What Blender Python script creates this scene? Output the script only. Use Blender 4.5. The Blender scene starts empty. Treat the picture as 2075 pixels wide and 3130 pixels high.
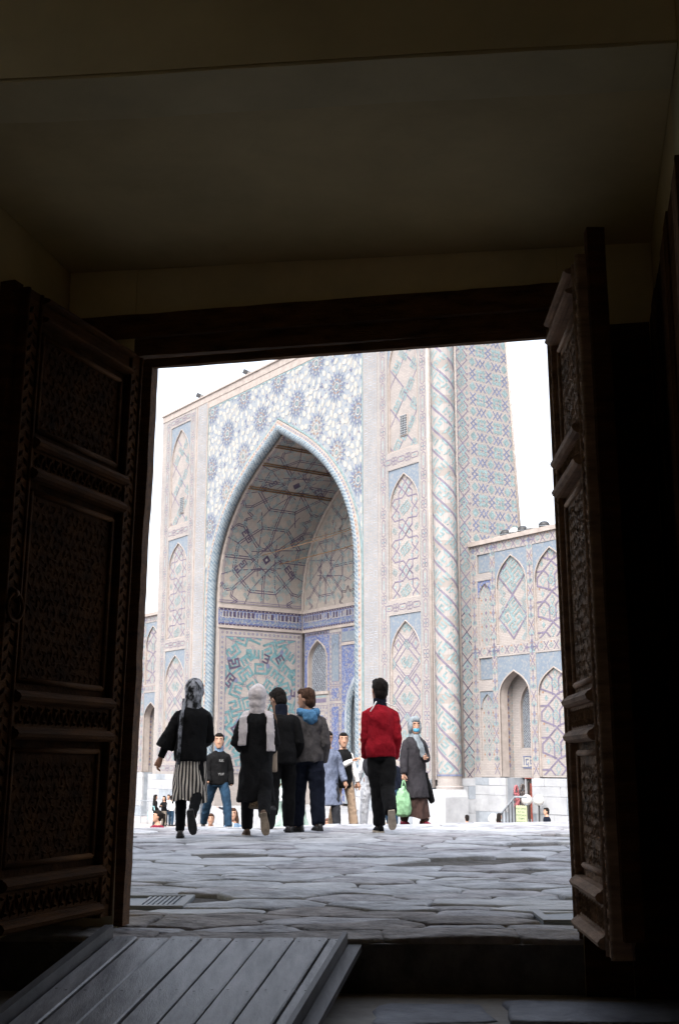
import bpy, math, random
from mathutils import Vector, Matrix, noise
from math import sin, cos, pi, radians, sqrt, atan2
S = bpy.context.scene
COL = S.collection
random.seed(7)

# ------------------------------------------------------------------ camera, sky, sun, exposure
cam_d = bpy.data.cameras.new('camera')
cam = bpy.data.objects.new('camera', cam_d); COL.objects.link(cam)
cam.location = (0, 0, 0.77)
cam.rotation_euler = (radians(90 + 11.87), 0, 0)
cam_d.sensor_fit = 'VERTICAL'; cam_d.sensor_height = 36.0; cam_d.sensor_width = 24.0
cam_d.lens = 41.86
cam_d.clip_start = 0.05; cam_d.clip_end = 6000
S.camera = cam

SUN_EL, SUN_AZ = radians(50), radians(-163)      # azimuth measured from +Y towards +X
world = bpy.data.worlds.new('World'); S.world = world; world.use_nodes = True
nt = world.node_tree; nt.nodes.clear()
out = nt.nodes.new('ShaderNodeOutputWorld'); bg = nt.nodes.new('ShaderNodeBackground')
sky = nt.nodes.new('ShaderNodeTexSky'); sky.sky_type = 'NISHITA'; sky.sun_disc = False
sky.sun_elevation = SUN_EL; sky.sun_rotation = SUN_AZ
sky.air_density = 1.0; sky.dust_density = 4.0; sky.ozone_density = 1.0
hsv = nt.nodes.new('ShaderNodeHueSaturation'); hsv.inputs['Saturation'].default_value = 0.42
nt.links.new(sky.outputs[0], hsv.inputs['Color']); nt.links.new(hsv.outputs[0], bg.inputs[0])
bg.inputs[1].default_value = 0.15
nt.links.new(bg.outputs[0], out.inputs[0])
sun_d = bpy.data.lights.new('sun', 'SUN'); sun_d.energy = 1.5; sun_d.angle = radians(40); sun_d.color = (1.0, 0.97, 0.935)
sun = bpy.data.objects.new('sun', sun_d); COL.objects.link(sun)
sd_ = Vector((sin(SUN_AZ) * cos(SUN_EL), cos(SUN_AZ) * cos(SUN_EL), sin(SUN_EL)))
sun.rotation_euler = sd_.to_track_quat('Z', 'Y').to_euler()
S.view_settings.view_transform = 'Standard'; S.view_settings.look = 'None'
S.view_settings.exposure = 1.82; S.view_settings.gamma = 1.0
S.view_settings.use_curve_mapping = False
S.render.engine = 'CYCLES'
cy = S.cycles
cy.use_denoising = True
try: cy.denoiser = 'OPENIMAGEDENOISE'
except Exception: pass
cy.max_bounces = 10; cy.diffuse_bounces = 8; cy.glossy_bounces = 4
cy.sample_clamp_indirect = 0.0; cy.caustics_reflective = False; cy.caustics_refractive = False

# ------------------------------------------------------------------ materials
MATS = {}
def M(name, col, rough=0.8, var=0.15, vs=5.0, bump=0.0, bs=60.0, col2=None, uv=False, stretch=(1, 1, 1), spec=0.3, sheen=0.0, dist=0.02, sharp=0.22):
    m = bpy.data.materials.new(name); m.use_nodes = True; t = m.node_tree; N = t.nodes
    b = N['Principled BSDF']; b.inputs['Roughness'].default_value = rough
    b.inputs['Specular IOR Level'].default_value = spec
    if sheen: b.inputs['Sheen Weight'].default_value = sheen
    tc = N.new('ShaderNodeTexCoord'); mp = N.new('ShaderNodeMapping'); mp.inputs['Scale'].default_value = stretch
    t.links.new(tc.outputs['UV' if uv else 'Object'], mp.inputs['Vector'])
    n1 = N.new('ShaderNodeTexNoise'); n1.inputs['Scale'].default_value = vs; n1.inputs['Detail'].default_value = 6
    n1.inputs['Roughness'].default_value = 0.65
    t.links.new(mp.outputs[0], n1.inputs['Vector'])
    rp = N.new('ShaderNodeValToRGB')
    c1 = [max(0, c * (1 - var * 1.6)) for c in col]; c2 = col2 or [min(1, c * (1 + var * 1.6)) for c in col]
    rp.color_ramp.elements[0].position = 0.5 - sharp; rp.color_ramp.elements[0].color = (*c1, 1)
    rp.color_ramp.elements[1].position = 0.5 + sharp; rp.color_ramp.elements[1].color = (*c2, 1)
    t.links.new(n1.outputs['Fac'], rp.inputs['Fac']); t.links.new(rp.outputs[0], b.inputs['Base Color'])
    if bump:
        n2 = N.new('ShaderNodeTexNoise'); n2.inputs['Scale'].default_value = bs; n2.inputs['Detail'].default_value = 5
        t.links.new(mp.outputs[0], n2.inputs['Vector'])
        bp = N.new('ShaderNodeBump'); bp.inputs['Strength'].default_value = bump; bp.inputs['Distance'].default_value = dist
        t.links.new(n2.outputs['Fac'], bp.inputs['Height']); t.links.new(bp.outputs[0], b.inputs['Normal'])
    MATS[name] = m
    return m

def brick_mat(name, c1, c2, mortar, scale=1.0, bump=0.3):
    m = bpy.data.materials.new(name); m.use_nodes = True; t = m.node_tree; N = t.nodes
    b = N['Principled BSDF']; b.inputs['Roughness'].default_value = 0.85
    tc = N.new('ShaderNodeTexCoord'); br = N.new('ShaderNodeTexBrick')
    br.inputs['Scale'].default_value = scale; br.inputs['Color1'].default_value = (*c1, 1); br.inputs['Color2'].default_value = (*c2, 1)
    br.inputs['Mortar'].default_value = (*mortar, 1); br.inputs['Mortar Size'].default_value = 0.01
    br.inputs['Brick Width'].default_value = 0.27; br.inputs['Row Height'].default_value = 0.075
    t.links.new(tc.outputs['UV'], br.inputs['Vector'])
    n = N.new('ShaderNodeTexNoise'); n.inputs['Scale'].default_value = 0.5; n.inputs['Detail'].default_value = 8
    n.inputs['Roughness'].default_value = 0.7
    t.links.new(tc.outputs['UV'], n.inputs['Vector'])
    rp = N.new('ShaderNodeValToRGB'); rp.color_ramp.elements[0].position = 0.3; rp.color_ramp.elements[0].color = (0.80, 0.80, 0.82, 1)
    rp.color_ramp.elements[1].position = 0.65; rp.color_ramp.elements[1].color = (1.05, 1.03, 1.0, 1)
    t.links.new(n.outputs['Fac'], rp.inputs['Fac'])
    mx = N.new('ShaderNodeMix'); mx.data_type = 'RGBA'; mx.blend_type = 'MULTIPLY'; mx.inputs['Factor'].default_value = 1
    t.links.new(br.outputs['Color'], mx.inputs['A']); t.links.new(rp.outputs[0], mx.inputs['B'])
    t.links.new(mx.outputs['Result'], b.inputs['Base Color'])
    bp = N.new('ShaderNodeBump'); bp.inputs['Strength'].default_value = bump; bp.inputs['Distance'].default_value = 0.01
    t.links.new(br.outputs['Fac'], bp.inputs['Height']); bp.invert = True
    t.links.new(bp.outputs[0], b.inputs['Normal'])
    MATS[name] = m
    return m

def mosaic_mat(name, c1, c2, c3, scale=9.0):
    """small glazed tile mosaic: voronoi cells in three glaze colours"""
    m = bpy.data.materials.new(name); m.use_nodes = True; t = m.node_tree; N = t.nodes
    b = N['Principled BSDF']; b.inputs['Roughness'].default_value = 0.45
    tc = N.new('ShaderNodeTexCoord'); v = N.new('ShaderNodeTexVoronoi'); v.inputs['Scale'].default_value = scale
    t.links.new(tc.outputs['UV'], v.inputs['Vector'])
    sep = N.new('ShaderNodeSeparateColor'); t.links.new(v.outputs['Color'], sep.inputs[0])
    rp = N.new('ShaderNodeValToRGB'); rp.color_ramp.interpolation = 'CONSTANT'
    e = rp.color_ramp.elements; e[0].position = 0; e[0].color = (*c1, 1); e[1].position = 0.5; e[1].color = (*c2, 1)
    k = e.new(0.78); k.color = (*c3, 1)
    t.links.new(sep.outputs[0], rp.inputs['Fac']); t.links.new(rp.outputs[0], b.inputs['Base Color'])
    MATS[name] = m
    return m

BR, BR2 = (0.292, 0.268, 0.256), (0.254, 0.236, 0.229)
brick_mat('buff brick', BR, BR2, (0.225, 0.202, 0.188))
brick_mat('vault brick', (0.285, 0.256, 0.230), (0.245, 0.221, 0.200), (0.225, 0.20, 0.18))  # buff brick a little darker and browner, shade of the deep niche in its colour
brick_mat('pale brick', (0.275, 0.258, 0.250), (0.235, 0.232, 0.238), (0.21, 0.208, 0.21))
M('buff trim', (.285, .248, .226), 0.8, 0.12, 3)
M('bright turquoise glaze', (.095, .180, .195), .45, .25, 4)
M('strap violet', (.070, .055, .088), .5, .2, 4)
TQ = M('turquoise glaze', (.155, .212, .220), 0.45, 0.22, 4)
M('pale turquoise glaze', (.180, .230, .238), 0.4, 0.2, 4)
PU = M('violet glaze', (.128, .110, .155), 0.5, 0.2, 4)
BL = M('cobalt glaze', (.112, .126, .190), 0.45, 0.2, 4)
M('dark violet glaze', (.055, .042, .072), 0.5, 0.2, 4)
CR = M('cream glaze', (.325, .308, .278), 0.45, 0.1, 4)
M('sky glaze', (.130, .158, .200), 0.45, 0.3, 8)
M('orange glaze', (.24, .135, .085), 0.5, 0.2, 6)
mosaic_mat('blue mosaic', (0.130, 0.160, 0.198), (0.148, 0.178, 0.208), (0.188, 0.197, 0.210), 11)
mosaic_mat('spandrel mosaic', (0.205, 0.222, 0.238), (0.175, 0.200, 0.232), (0.26, 0.25, 0.235), 9)
mosaic_mat('cobalt mosaic', (0.07, 0.09, 0.20), (0.12, 0.15, 0.25), (0.21, 0.20, 0.20), 12)
mosaic_mat('grille mosaic', (0.10, 0.11, 0.15), (0.05, 0.05, 0.07), (0.22, 0.24, 0.28), 14)
M('marble', (.305, .312, .325), 0.5, 0.12, 1.6, 0.1, 30)
M('marble grey', (.235, .258, .285), 0.5, 0.2, 1.4, 0.1, 30)
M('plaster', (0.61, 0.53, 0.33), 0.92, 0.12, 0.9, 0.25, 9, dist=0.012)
M('brightened plaster', (0.80, 0.69, 0.46), 0.92, 0.10, 1.8, 0.15, 25, dist=0.01)  # brighter plaster copy, bounced light over the lintel put into its colour
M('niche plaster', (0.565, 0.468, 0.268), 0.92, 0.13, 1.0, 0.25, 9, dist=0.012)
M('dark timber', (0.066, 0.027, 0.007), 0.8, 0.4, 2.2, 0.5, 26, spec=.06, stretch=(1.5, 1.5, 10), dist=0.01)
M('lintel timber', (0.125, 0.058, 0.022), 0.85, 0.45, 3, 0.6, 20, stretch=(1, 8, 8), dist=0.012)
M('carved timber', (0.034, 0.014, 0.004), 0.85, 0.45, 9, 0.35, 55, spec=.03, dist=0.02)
M('lit timber', (.32, .205, .135), .8, .35, 3, .5, 26, spec=.2, stretch=(1.5, 1.5, 8), dist=.01)  # lighter copy of the leaf timber, daylight on the right leaf put into colour
M('lit carving', (.23, .145, .09), .85, .45, 9, .8, 55, spec=.15)  # lighter copy of the carved timber, same daylight in its colour
M('plank timber', (.28, .272, .285), 0.46, 0.42, 2.6, 0.5, 34, stretch=(7, 1.2, 3), spec=0.65, dist=0.004)
M('kerb timber', (.13, .125, .13), 0.5, 0.25, 3.0, 0.25, 30, stretch=(9, 1.2, 3), dist=0.004)
M('flagstone', (.405, .41, .43), 0.72, 0.36, 3.4, 1.0, 11, spec=0.35, dist=0.03)
M('worn flagstone', (.37, .36, .375), 0.75, 0.40, 3.6, 1.0, 12, dist=0.03)
M('light flagstone', (.50, .505, .52), 0.68, 0.22, 2.6, 0.7, 18, dist=0.02)
M('dusty flagstone', (.27, .245, .235), .85, .40, 4.0, 1.0, 12, dist=.03)
M('interior floor', (.36, .34, .32), .8, .25, 2.0, .5, 14)
M('mortar', (.12, .110, .10), 0.95, 0.3, 8, 0.8, 40)
M('plaza paving', (.29, .268, .264), 0.85, 0.1, 0.8, 0.1, 20)
M('interior stone', (.25, .26, .30), 0.6, 0.3, 3.0, 0.7, 16, dist=0.02)
M('rope turquoise', (.175, .203, .220), .45, .12, 4)
M('rope blue', (.085, .120, .155), .45, .15, 4)
M('black iron', (0.03, 0.03, 0.032), 0.5, 0.2, 10)
M('steel rail', (0.22, 0.24, 0.26), 0.45, 0.2, 10)
M('lamp globe', (.55, .54, .51), 0.3, 0.04, 5)
M('dim globe', (0.48, 0.48, 0.46), 0.3, 0.1, 5)
M('batten brown', (0.13, 0.075, 0.04), 0.8, 0.2, 8)
M('sign board', (.34, .37, .23), 0.6, 0.05, 4)
M('sign ink', (0.08, 0.12, 0.07), 0.6, 0.05, 4)
M('curtain red', (0.20, 0.045, 0.03), 0.8, 0.3, 10)
M('dark opening', (0.03, 0.025, 0.022), 0.9, 0.2, 4)

# ------------------------------------------------------------------ object helpers
def tag(o, label=None, cat=None, group=None, kind=None):
    if label: o['label'] = label
    if cat: o['category'] = cat
    if group: o['group'] = group
    if kind: o['kind'] = kind
    return o
def thing(name, loc, label, cat, group=None, rz=0.0, scale=1.0):
    o = bpy.data.objects.new(name, None); COL.objects.link(o)
    o.location = loc; o.rotation_euler = (0, 0, rz); o.scale = (scale,) * 3
    o.empty_display_size = 0.2
    return tag(o, label, cat, group)
def world_child(o, parent):
    """parent an object whose mesh is in world coordinates"""
    o.parent = parent
    o.matrix_parent_inverse = base_matrix(parent).inverted()
def base_matrix(p):
    m = Matrix.LocRotScale(p.location, p.rotation_euler, p.scale)
    if p.parent: m = base_matrix(p.parent) @ p.matrix_parent_inverse @ m
    return m

class MB:
    def __init__(s): s.v = []; s.f = []; s.fm = []; s.uv = []; s.mats = []
    def mi(s, m):
        if m not in s.mats: s.mats.append(m)
        return s.mats.index(m)
    def face(s, pts, m, uvs=None):
        i = len(s.v); s.v.extend([tuple(p) for p in pts]); s.f.append(tuple(range(i, i + len(pts))))
        s.fm.append(s.mi(m)); s.uv.append(uvs or [(0, 0)] * len(pts))
    def idx(s, pts):
        i = len(s.v); s.v.extend([tuple(p) for p in pts]); return list(range(i, i + len(pts)))
    def ifc(s, ids, m, uvs=None):
        s.f.append(tuple(ids)); s.fm.append(s.mi(m)); s.uv.append(uvs or [(0, 0)] * len(ids))
    def loft(s, rings, m, cap=True, closed=True, uvw=None):
        n = len(rings[0]); ids = [s.idx(r) for r in rings]
        for k in range(len(rings) - 1):
            for j in range(n if closed else n - 1):
                j2 = (j + 1) % n
                u = [(j / n, k), ((j + 1) / n, k), ((j + 1) / n, k + 1), (j / n, k + 1)]
                s.ifc((ids[k][j], ids[k][j2], ids[k + 1][j2], ids[k + 1][j]), m, u)
        if cap:
            s.ifc(ids[0][::-1], m); s.ifc(ids[-1], m)
    def box(s, fr, u0, u1, v0, v1, h0, h1, m):
        """box in a Frame; front face at h1"""
        P = fr.P
        c = [P(u0, v0, h0), P(u1, v0, h0), P(u1, v1, h0), P(u0, v1, h0), P(u0, v0, h1), P(u1, v0, h1), P(u1, v1, h1), P(u0, v1, h1)]
        i = s.idx(c)
        for q, uv in (((4, 5, 6, 7), [(u0, v0), (u1, v0), (u1, v1), (u0, v1)]), ((3, 2, 1, 0), None),
                      ((0, 1, 5, 4), [(u0, 0), (u1, 0), (u1, h1 - h0), (u0, h1 - h0)]), ((2, 3, 7, 6), [(u1, 0), (u0, 0), (u0, h1 - h0), (u1, h1 - h0)]),
                      ((1, 2, 6, 5), [(0, v0), (0, v1), (h1 - h0, v1), (h1 - h0, v0)]), ((3, 0, 4, 7), [(0, v1), (0, v0), (h1 - h0, v0), (h1 - h0, v1)])):
            s.ifc([i[k] for k in q], m, uv)
    def tube(s, path, r, m, n=8, cap=True):
        s.loft(tube_rings(path, r, n), m, cap)
    def mesh(s, name, smooth=False, weld=False):
        me = bpy.data.meshes.new(name); me.from_pydata(s.v, [], s.f)
        for m in s.mats: me.materials.append(MATS[m])
        me.polygons.foreach_set('material_index', s.fm)
        ul = me.uv_layers.new(name='UVMap')
        flat = [c for q in s.uv for uv in q for c in uv]
        ul.data.foreach_set('uv', flat)
        if smooth: me.polygons.foreach_set('use_smooth', [True] * len(s.f))
        me.update()
        return me
    def build(s, name, parent=None, smooth=False, local=False, kind=None, label=None):
        o = bpy.data.objects.new(name, s.mesh(name, smooth)); COL.objects.link(o)
        if parent is not None:
            if local: o.parent = parent
            else: world_child(o, parent)
        if kind: o['kind'] = kind
        if label: o['label'] = label
        return o

def tube_rings(path, r, n=8, side=None):
    pts = [Vector(p) for p in path]; k = len(pts)
    rad = r if isinstance(r, (list, tuple)) else [r] * k
    rings = []; prev = Vector(side) if side else None
    for i in range(k):
        d = (pts[min(i + 1, k - 1)] - pts[max(i - 1, 0)])
        if d.length < 1e-9: d = Vector((0, 0, 1))
        d.normalize()
        if prev is None:
            prev = Vector((1, 0, 0)) if abs(d.x) < 0.8 else Vector((0, 1, 0))
        a = prev - d * prev.dot(d)
        if a.length < 1e-6: a = d.orthogonal()
        a.normalize(); b = d.cross(a); prev = a
        rr = rad[i]; ra, rb = (rr if isinstance(rr, (list, tuple)) else (rr, rr))
        rings.append([pts[i] + a * (ra * cos(2 * pi * j / n)) + b * (rb * sin(2 * pi * j / n)) for j in range(n)])
    return rings

class Frame:
    def __init__(s, o, U, V, N): s.o, s.U, s.V, s.N = Vector(o), Vector(U), Vector(V), Vector(N)
    def P(s, u, v, h=0.0): return s.o + s.U * u + s.V * v + s.N * h
    def at(s, u=0, v=0, h=0): return Frame(s.P(u, v, h), s.U, s.V, s.N)

# ------------------------------------------------------------------ flat pattern kit (tile inlay)
def clip_poly(pts, cl):
    out = pts
    n = len(cl)
    for i in range(n):
        a, b = cl[i], cl[(i + 1) % n]; inp = out; out = []
        if not inp: return []
        def sd(p): return (b[0] - a[0]) * (p[1] - a[1]) - (b[1] - a[1]) * (p[0] - a[0])
        for j in range(len(inp)):
            p, q = inp[j], inp[(j + 1) % len(inp)]; sp, sq = sd(p), sd(q)
            if sp >= 0: out.append(p)
            if (sp >= 0) != (sq >= 0):
                t = sp / (sp - sq); out.append((p[0] + (q[0] - p[0]) * t, p[1] + (q[1] - p[1]) * t))
    return out if len(out) >= 3 else []
def rect_clip(u0, u1, v0, v1): return [(u0, v0), (u1, v0), (u1, v1), (u0, v1)]

class Pat:
    def __init__(s, seg=None): s.it = []; s.seg = seg
    def poly(s, pts, m, L=1): s.it.append((pts, m, L))
    def line(s, p, q, w, m, L=1, ext=True):
        dx, dy = q[0] - p[0], q[1] - p[1]; l = sqrt(dx * dx + dy * dy)
        if l < 1e-6: return
        dx, dy = dx / l, dy / l; e = w / 2 if ext else 0
        p = (p[0] - dx * e, p[1] - dy * e); q = (q[0] + dx * e, q[1] + dy * e); l += 2 * e
        n = max(1, int(math.ceil(l / s.seg))) if s.seg else 1
        nx, ny = -dy * w / 2, dx * w / 2
        for k in range(n):
            a = (p[0] + (q[0] - p[0]) * k / n, p[1] + (q[1] - p[1]) * k / n); b = (p[0] + (q[0] - p[0]) * (k + 1) / n, p[1] + (q[1] - p[1]) * (k + 1) / n)
            s.poly([(a[0] - nx, a[1] - ny), (b[0] - nx, b[1] - ny), (b[0] + nx, b[1] + ny), (a[0] + nx, a[1] + ny)], m, L)
    def dbl(s, p, q, gap, w, m, L=1):
        dx, dy = q[0] - p[0], q[1] - p[1]; l = sqrt(dx * dx + dy * dy) or 1
        nx, ny = -dy / l * gap / 2, dx / l * gap / 2
        s.line((p[0] + nx, p[1] + ny), (q[0] + nx, q[1] + ny), w, m, L); s.line((p[0] - nx, p[1] - ny), (q[0] - nx, q[1] - ny), w, m, L)
    def pl(s, pts, w, m, L=1, closed=False):
        for a, b in zip(pts, pts[1:] + ([pts[0]] if closed else [])):
            if a is b: continue
            s.line(a, b, w, m, L)
        return s
    def rect(s, u0, u1, v0, v1, m, L=1):
        if s.seg and (u1 - u0 > s.seg or v1 - v0 > s.seg):
            nu = max(1, int(math.ceil((u1 - u0) / s.seg))); nv = max(1, int(math.ceil((v1 - v0) / s.seg)))
            for i in range(nu):
                for j in range(nv):
                    s.poly(rect_clip(u0 + (u1 - u0) * i / nu, u0 + (u1 - u0) * (i + 1) / nu, v0 + (v1 - v0) * j / nv, v0 + (v1 - v0) * (j + 1) / nv), m, L)
        else: s.poly(rect_clip(u0, u1, v0, v1), m, L)
    def outline(s, u0, u1, v0, v1, w, m, L=1):
        s.rect(u0, u1, v0, v0 + w, m, L); s.rect(u0, u1, v1 - w, v1, m, L); s.rect(u0, u0 + w, v0 + w, v1 - w, m, L); s.rect(u1 - w, u1, v0 + w, v1 - w, m, L)
    def diamond(s, cx, cy, a, b, m, L=1): s.poly([(cx - a, cy), (cx, cy - b), (cx + a, cy), (cx, cy + b)], m, L)
    def dia_line(s, cx, cy, a, b, w, m, L=1): s.pl([(cx - a, cy), (cx, cy - b), (cx + a, cy), (cx, cy + b)], w, m, L, True)
    def ngon(s, cx, cy, r, n, m, L=1, rot=0, sy=1.0): s.poly([(cx + r * cos(rot + 2 * pi * k / n), cy + sy * r * sin(rot + 2 * pi * k / n)) for k in range(n)], m, L)
    def ring(s, cx, cy, r, w, n, m, L=1):
        s.pl([(cx + r * cos(2 * pi * k / n), cy + r * sin(2 * pi * k / n)) for k in range(n)], w, m, L, True)
    def star(s, cx, cy, r, r2, n, m, L=1, rot=0):
        pts = []
        for k in range(n):
            a0 = rot + 2 * pi * k / n; a1 = a0 + pi / n; a2 = a0 - pi / n
            s.poly([(cx, cy), (cx + r2 * cos(a2), cy + r2 * sin(a2)), (cx + r * cos(a0), cy + r * sin(a0)), (cx + r2 * cos(a1), cy + r2 * sin(a1))], m, L)
    def glyph(s, rows, cx, cy, cell, ang, m, L=2, sh=0.0):
        H, W = len(rows), len(rows[0]); ca, sa = cos(ang), sin(ang)
        for r, row in enumerate(rows):
            c = 0
            while c < W:
                if row[c] != '#': c += 1; continue
                e = c
                while e < W and row[e] == '#': e += 1
                x0, x1 = (c - W / 2) * cell, (e - W / 2) * cell; y0, y1 = (H / 2 - r - 1) * cell, (H / 2 - r) * cell
                s.poly([(cx + (x + sh * y) * ca - y * sa, cy + (x + sh * y) * sa + y * ca) for x, y in ((x0, y0), (x1, y0), (x1, y1), (x0, y1))], m, L)
                c = e
    def emit(s, mb, mapf, clip=None, h=0.006):
        for k, (pts, m, L) in enumerate(s.it):
            p = clip_poly(pts, clip) if clip else pts
            if len(p) < 3: continue
            mb.face([mapf(a, b, h * L + (k % 7) * 0.0004) for a, b in p], m, [(a, b) for a, b in p])

G = dict(
 allah=["###.#.#.#", "#.#.#.#.#", "#.#.#.#.#", "#######.#"],
 spiral=["#######", "#.....#", "#.###.#", "#.#...#", "#.#####"],
 muh=["###.###", "#.#.#.#", "#.###.#", "#.....#", "#######"],
 comb=["#.#.#.#", "#.#.#.#", "#.#.#.#", "#.###.#", "#.....#", "#######"],
 hook=["#####.#", "....#.#", "###.#.#", "#.#.#.#", "#...#.#", "#.#####"],
 ee=["####", "#...", "###.", "#...", "####"], ess=["####", "#...", "####", "...#", "####"],
 vv=["#..#", "#..#", "#.##", "###."])
KF = ['allah', 'spiral', 'muh', 'comb', 'hook']
def kufic_fill(p, u0, u1, v0, v1, pitch, cell, m, rng, ang0=0.0, keep=0.95, steps=4):
    v = v0 + pitch / 2
    while v < v1:
        u = u0 + pitch / 2
        while u < u1:
            if rng.random() < keep:
                p.glyph(G[rng.choice(KF)], u + rng.uniform(-.06, .06) * pitch, v + rng.uniform(-.06, .06) * pitch, cell, ang0 + rng.randrange(steps) * 2 * pi / steps, m)
            u += pitch
        v += pitch

# arch outline, unit shape
AR = [(1, 0), (.995, .09), (.982, .18), (.955, .28), (.905, .385), (.80, .525), (.63, .675), (.42, .805), (.2, .91), (0, 1)]
def arch_half(n=22):
    """resampled unit half arch from springing to apex"""
    L = [0]
    for a, b in zip(AR, AR[1:]): L.append(L[-1] + math.hypot(b[0] - a[0], b[1] - a[1]))
    out = []
    for k in range(n + 1):
        t = L[-1] * k / n; i = 0
        while i < len(L) - 2 and L[i + 1] < t: i += 1
        f = (t - L[i]) / (L[i + 1] - L[i]); a, b = AR[i], AR[i + 1]
        p0 = AR[max(i - 1, 0)]; p3 = AR[min(i + 2, len(AR) - 1)]
        def cr(k_):
            A, B, C, D = p0[k_], a[k_], b[k_], p3[k_]
            return .5 * (2 * B + (C - A) * f + (2 * A - 5 * B + 4 * C - D) * f * f + (3 * B - A - 3 * C + D) * f ** 3)
        out.append((max(0, cr(0)), cr(1)) if 0 < k < n else ((1, 0) if k == 0 else (0, 1)))
    return out
def arch_curve(cx, half, zs, za, n=22):
    h = arch_half(n)
    L = [(cx - half * x, zs + (za - zs) * y) for x, y in h]; R_ = [(cx + half * x, zs + (za - zs) * y) for x, y in h]
    return L + R_[::-1][1:]
def arch_plate(mb, fr, u0, u1, zb, zt, cx, half, zs, za, h0, h1, mf, ms, n=14, zbase=None):
    """plate u0..u1 x zb..zt with an arched hole; soffit from h1 back to h0"""
    c = arch_curve(cx, half, zs, za, n); P = fr.P
    zb = min(zb, zs)
    for (a, b) in zip(c, c[1:]):
        if abs(b[0] - a[0]) < 1e-6: continue
        q = [a, b, (b[0], zt), (a[0], zt)]
        mb.face([P(x, y, h1) for x, y in q], mf, q)
    for (a, b) in ((u0, cx - half), (cx + half, u1)):
        if b - a > 1e-4:
            q = [(a, zb), (b, zb), (b, zt), (a, zt)]; mb.face([P(x, y, h1) for x, y in q], mf, q)
    path = [(cx - half, zb)] + c + [(cx + half, zb)] if zb < zs - 1e-6 else c
    l = 0
    for a, b in zip(path, path[1:]):
        d = math.hypot(b[0] - a[0], b[1] - a[1])
        mb.face([P(a[0], a[1], h0), P(b[0], b[1], h0), P(b[0], b[1], h1), P(a[0], a[1], h1)], ms, [(l, 0), (l + d, 0), (l + d, h1 - h0), (l, h1 - h0)]); l += d
    for q in (((u0, zb), (u0, zt)), ((u0, zt), (u1, zt)), ((u1, zt), (u1, zb))):
        mb.face([P(*q[0], h0), P(*q[1], h0), P(*q[1], h1), P(*q[0], h1)], mf)
def arch_strip(mb, fr, cx, half, zs, za, w, zb, h0, h1, m, n=16):
    """raised moulding of width w that follows the outside of an arch down to zb"""
    a = [(cx - half, zb)] + arch_curve(cx, half, zs, za, n) + [(cx + half, zb)]
    b = [(cx - half - w, zb)] + arch_curve(cx, half + w, zs, za + w * 1.15, n) + [(cx + half + w, zb)]
    P = fr.P
    for k in range(len(a) - 1):
        mb.face([P(*a[k], h1), P(*a[k + 1], h1), P(*b[k + 1], h1), P(*b[k], h1)], m, [a[k], a[k + 1], b[k + 1], b[k]])
        mb.face([P(*a[k], h0), P(*a[k + 1], h0), P(*a[k + 1], h1), P(*a[k], h1)], m)
        mb.face([P(*b[k], h0), P(*b[k + 1], h0), P(*b[k + 1], h1), P(*b[k], h1)], m)

# ------------------------------------------------------------------ gatehouse room the camera stands in
EX = Vector((0.981, -0.195, 0)); EY = Vector((0.195, 0.981, 0)); UPV = Vector((0, 0, 1))
RF = Frame((0.012, 5.78, 0), EX, UPV, -EY)          # u to the right, v up, h towards the camera
def struct(name, mb, smooth=False):
    return tag(mb.build(name, None, smooth), kind='structure')
def sbox(name, u0, u1, v0, v1, h0, h1, m, fr=None):
    mb = MB(); mb.box(fr or RF, u0, u1, v0, v1, h0, h1, m); return struct(name, mb)

sbox('wall', -1.50, -1.12, -0.3, 3.62, -0.12, 0.0, 'brightened plaster')
sbox('wall', 1.092, 1.55, -0.3, 3.62, -0.12, 0.0, 'brightened plaster')
sbox('wall', -1.118, 1.090, 3.105, 3.62, -0.12, -0.004, 'brightened plaster')
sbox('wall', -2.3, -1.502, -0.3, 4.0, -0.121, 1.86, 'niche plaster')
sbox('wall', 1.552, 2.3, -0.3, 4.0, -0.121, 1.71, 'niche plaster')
# slightly sagging niche ceiling
mb = MB(); nu, nv = 14, 8
def ceil_pt(i, j):
    u = -1.50 + 3.05 * i / nu; h = (1.80 - .05 * u) * j / nv
    z = 3.372 - 0.030 * (u + 1.5) + 0.03 * sin(pi * j / nv) * sin(pi * i / nu) + 0.010 * noise.noise(Vector((u * 1.3, h * 1.3, 2)))
    return RF.P(u, z, h)
ids = [mb.idx([ceil_pt(i, j) for i in range(nu + 1)]) for j in range(nv + 1)]
for j in range(nv):
    for i in range(nu): mb.ifc((ids[j][i], ids[j][i + 1], ids[j + 1][i + 1], ids[j + 1][i]), 'niche plaster')
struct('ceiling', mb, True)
# wall over the niche mouth with a slightly wavy plaster edge
mb = MB(); n = 24; lo = []; lo2 = []; hi = []
for i in range(n + 1):
    u = -1.50 + 3.05 * i / n; z = ceil_pt(i * nu / n, nv) .z - 0.012 + 0.006 * noise.noise(Vector((u * 3, 5, 1)))
    hm = 1.792 - .05 * u; lo.append(RF.P(u, z, hm)); lo2.append(RF.P(u, z, hm - .3)); hi.append(RF.P(u, 5.2, hm))
for i in range(n):
    mb.face([lo[i], lo[i + 1], hi[i + 1], hi[i]], 'plaster'); mb.face([lo2[i], lo2[i + 1], lo[i + 1], lo[i]], 'plaster')
struct('wall', mb)
sbox('wall', -4.2, -1.502, -0.3, 5.2, 1.45, 1.866, 'plaster')
sbox('wall', 1.552, 4.2, -0.3, 5.2, 1.35, 1.712, 'plaster')
sbox('wall', -4.5, -4.2, -0.3, 3.5, 1.45, 10.0, 'plaster')
sbox('wall', -4.5, -4.2, 4.9, 5.2, 1.45, 10.0, 'plaster')
sbox('wall', -4.5, -4.2, 3.502, 4.898, 3.75, 10.0, 'plaster')  # gap left in this wall is an unseen opening added to brighten the room
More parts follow.
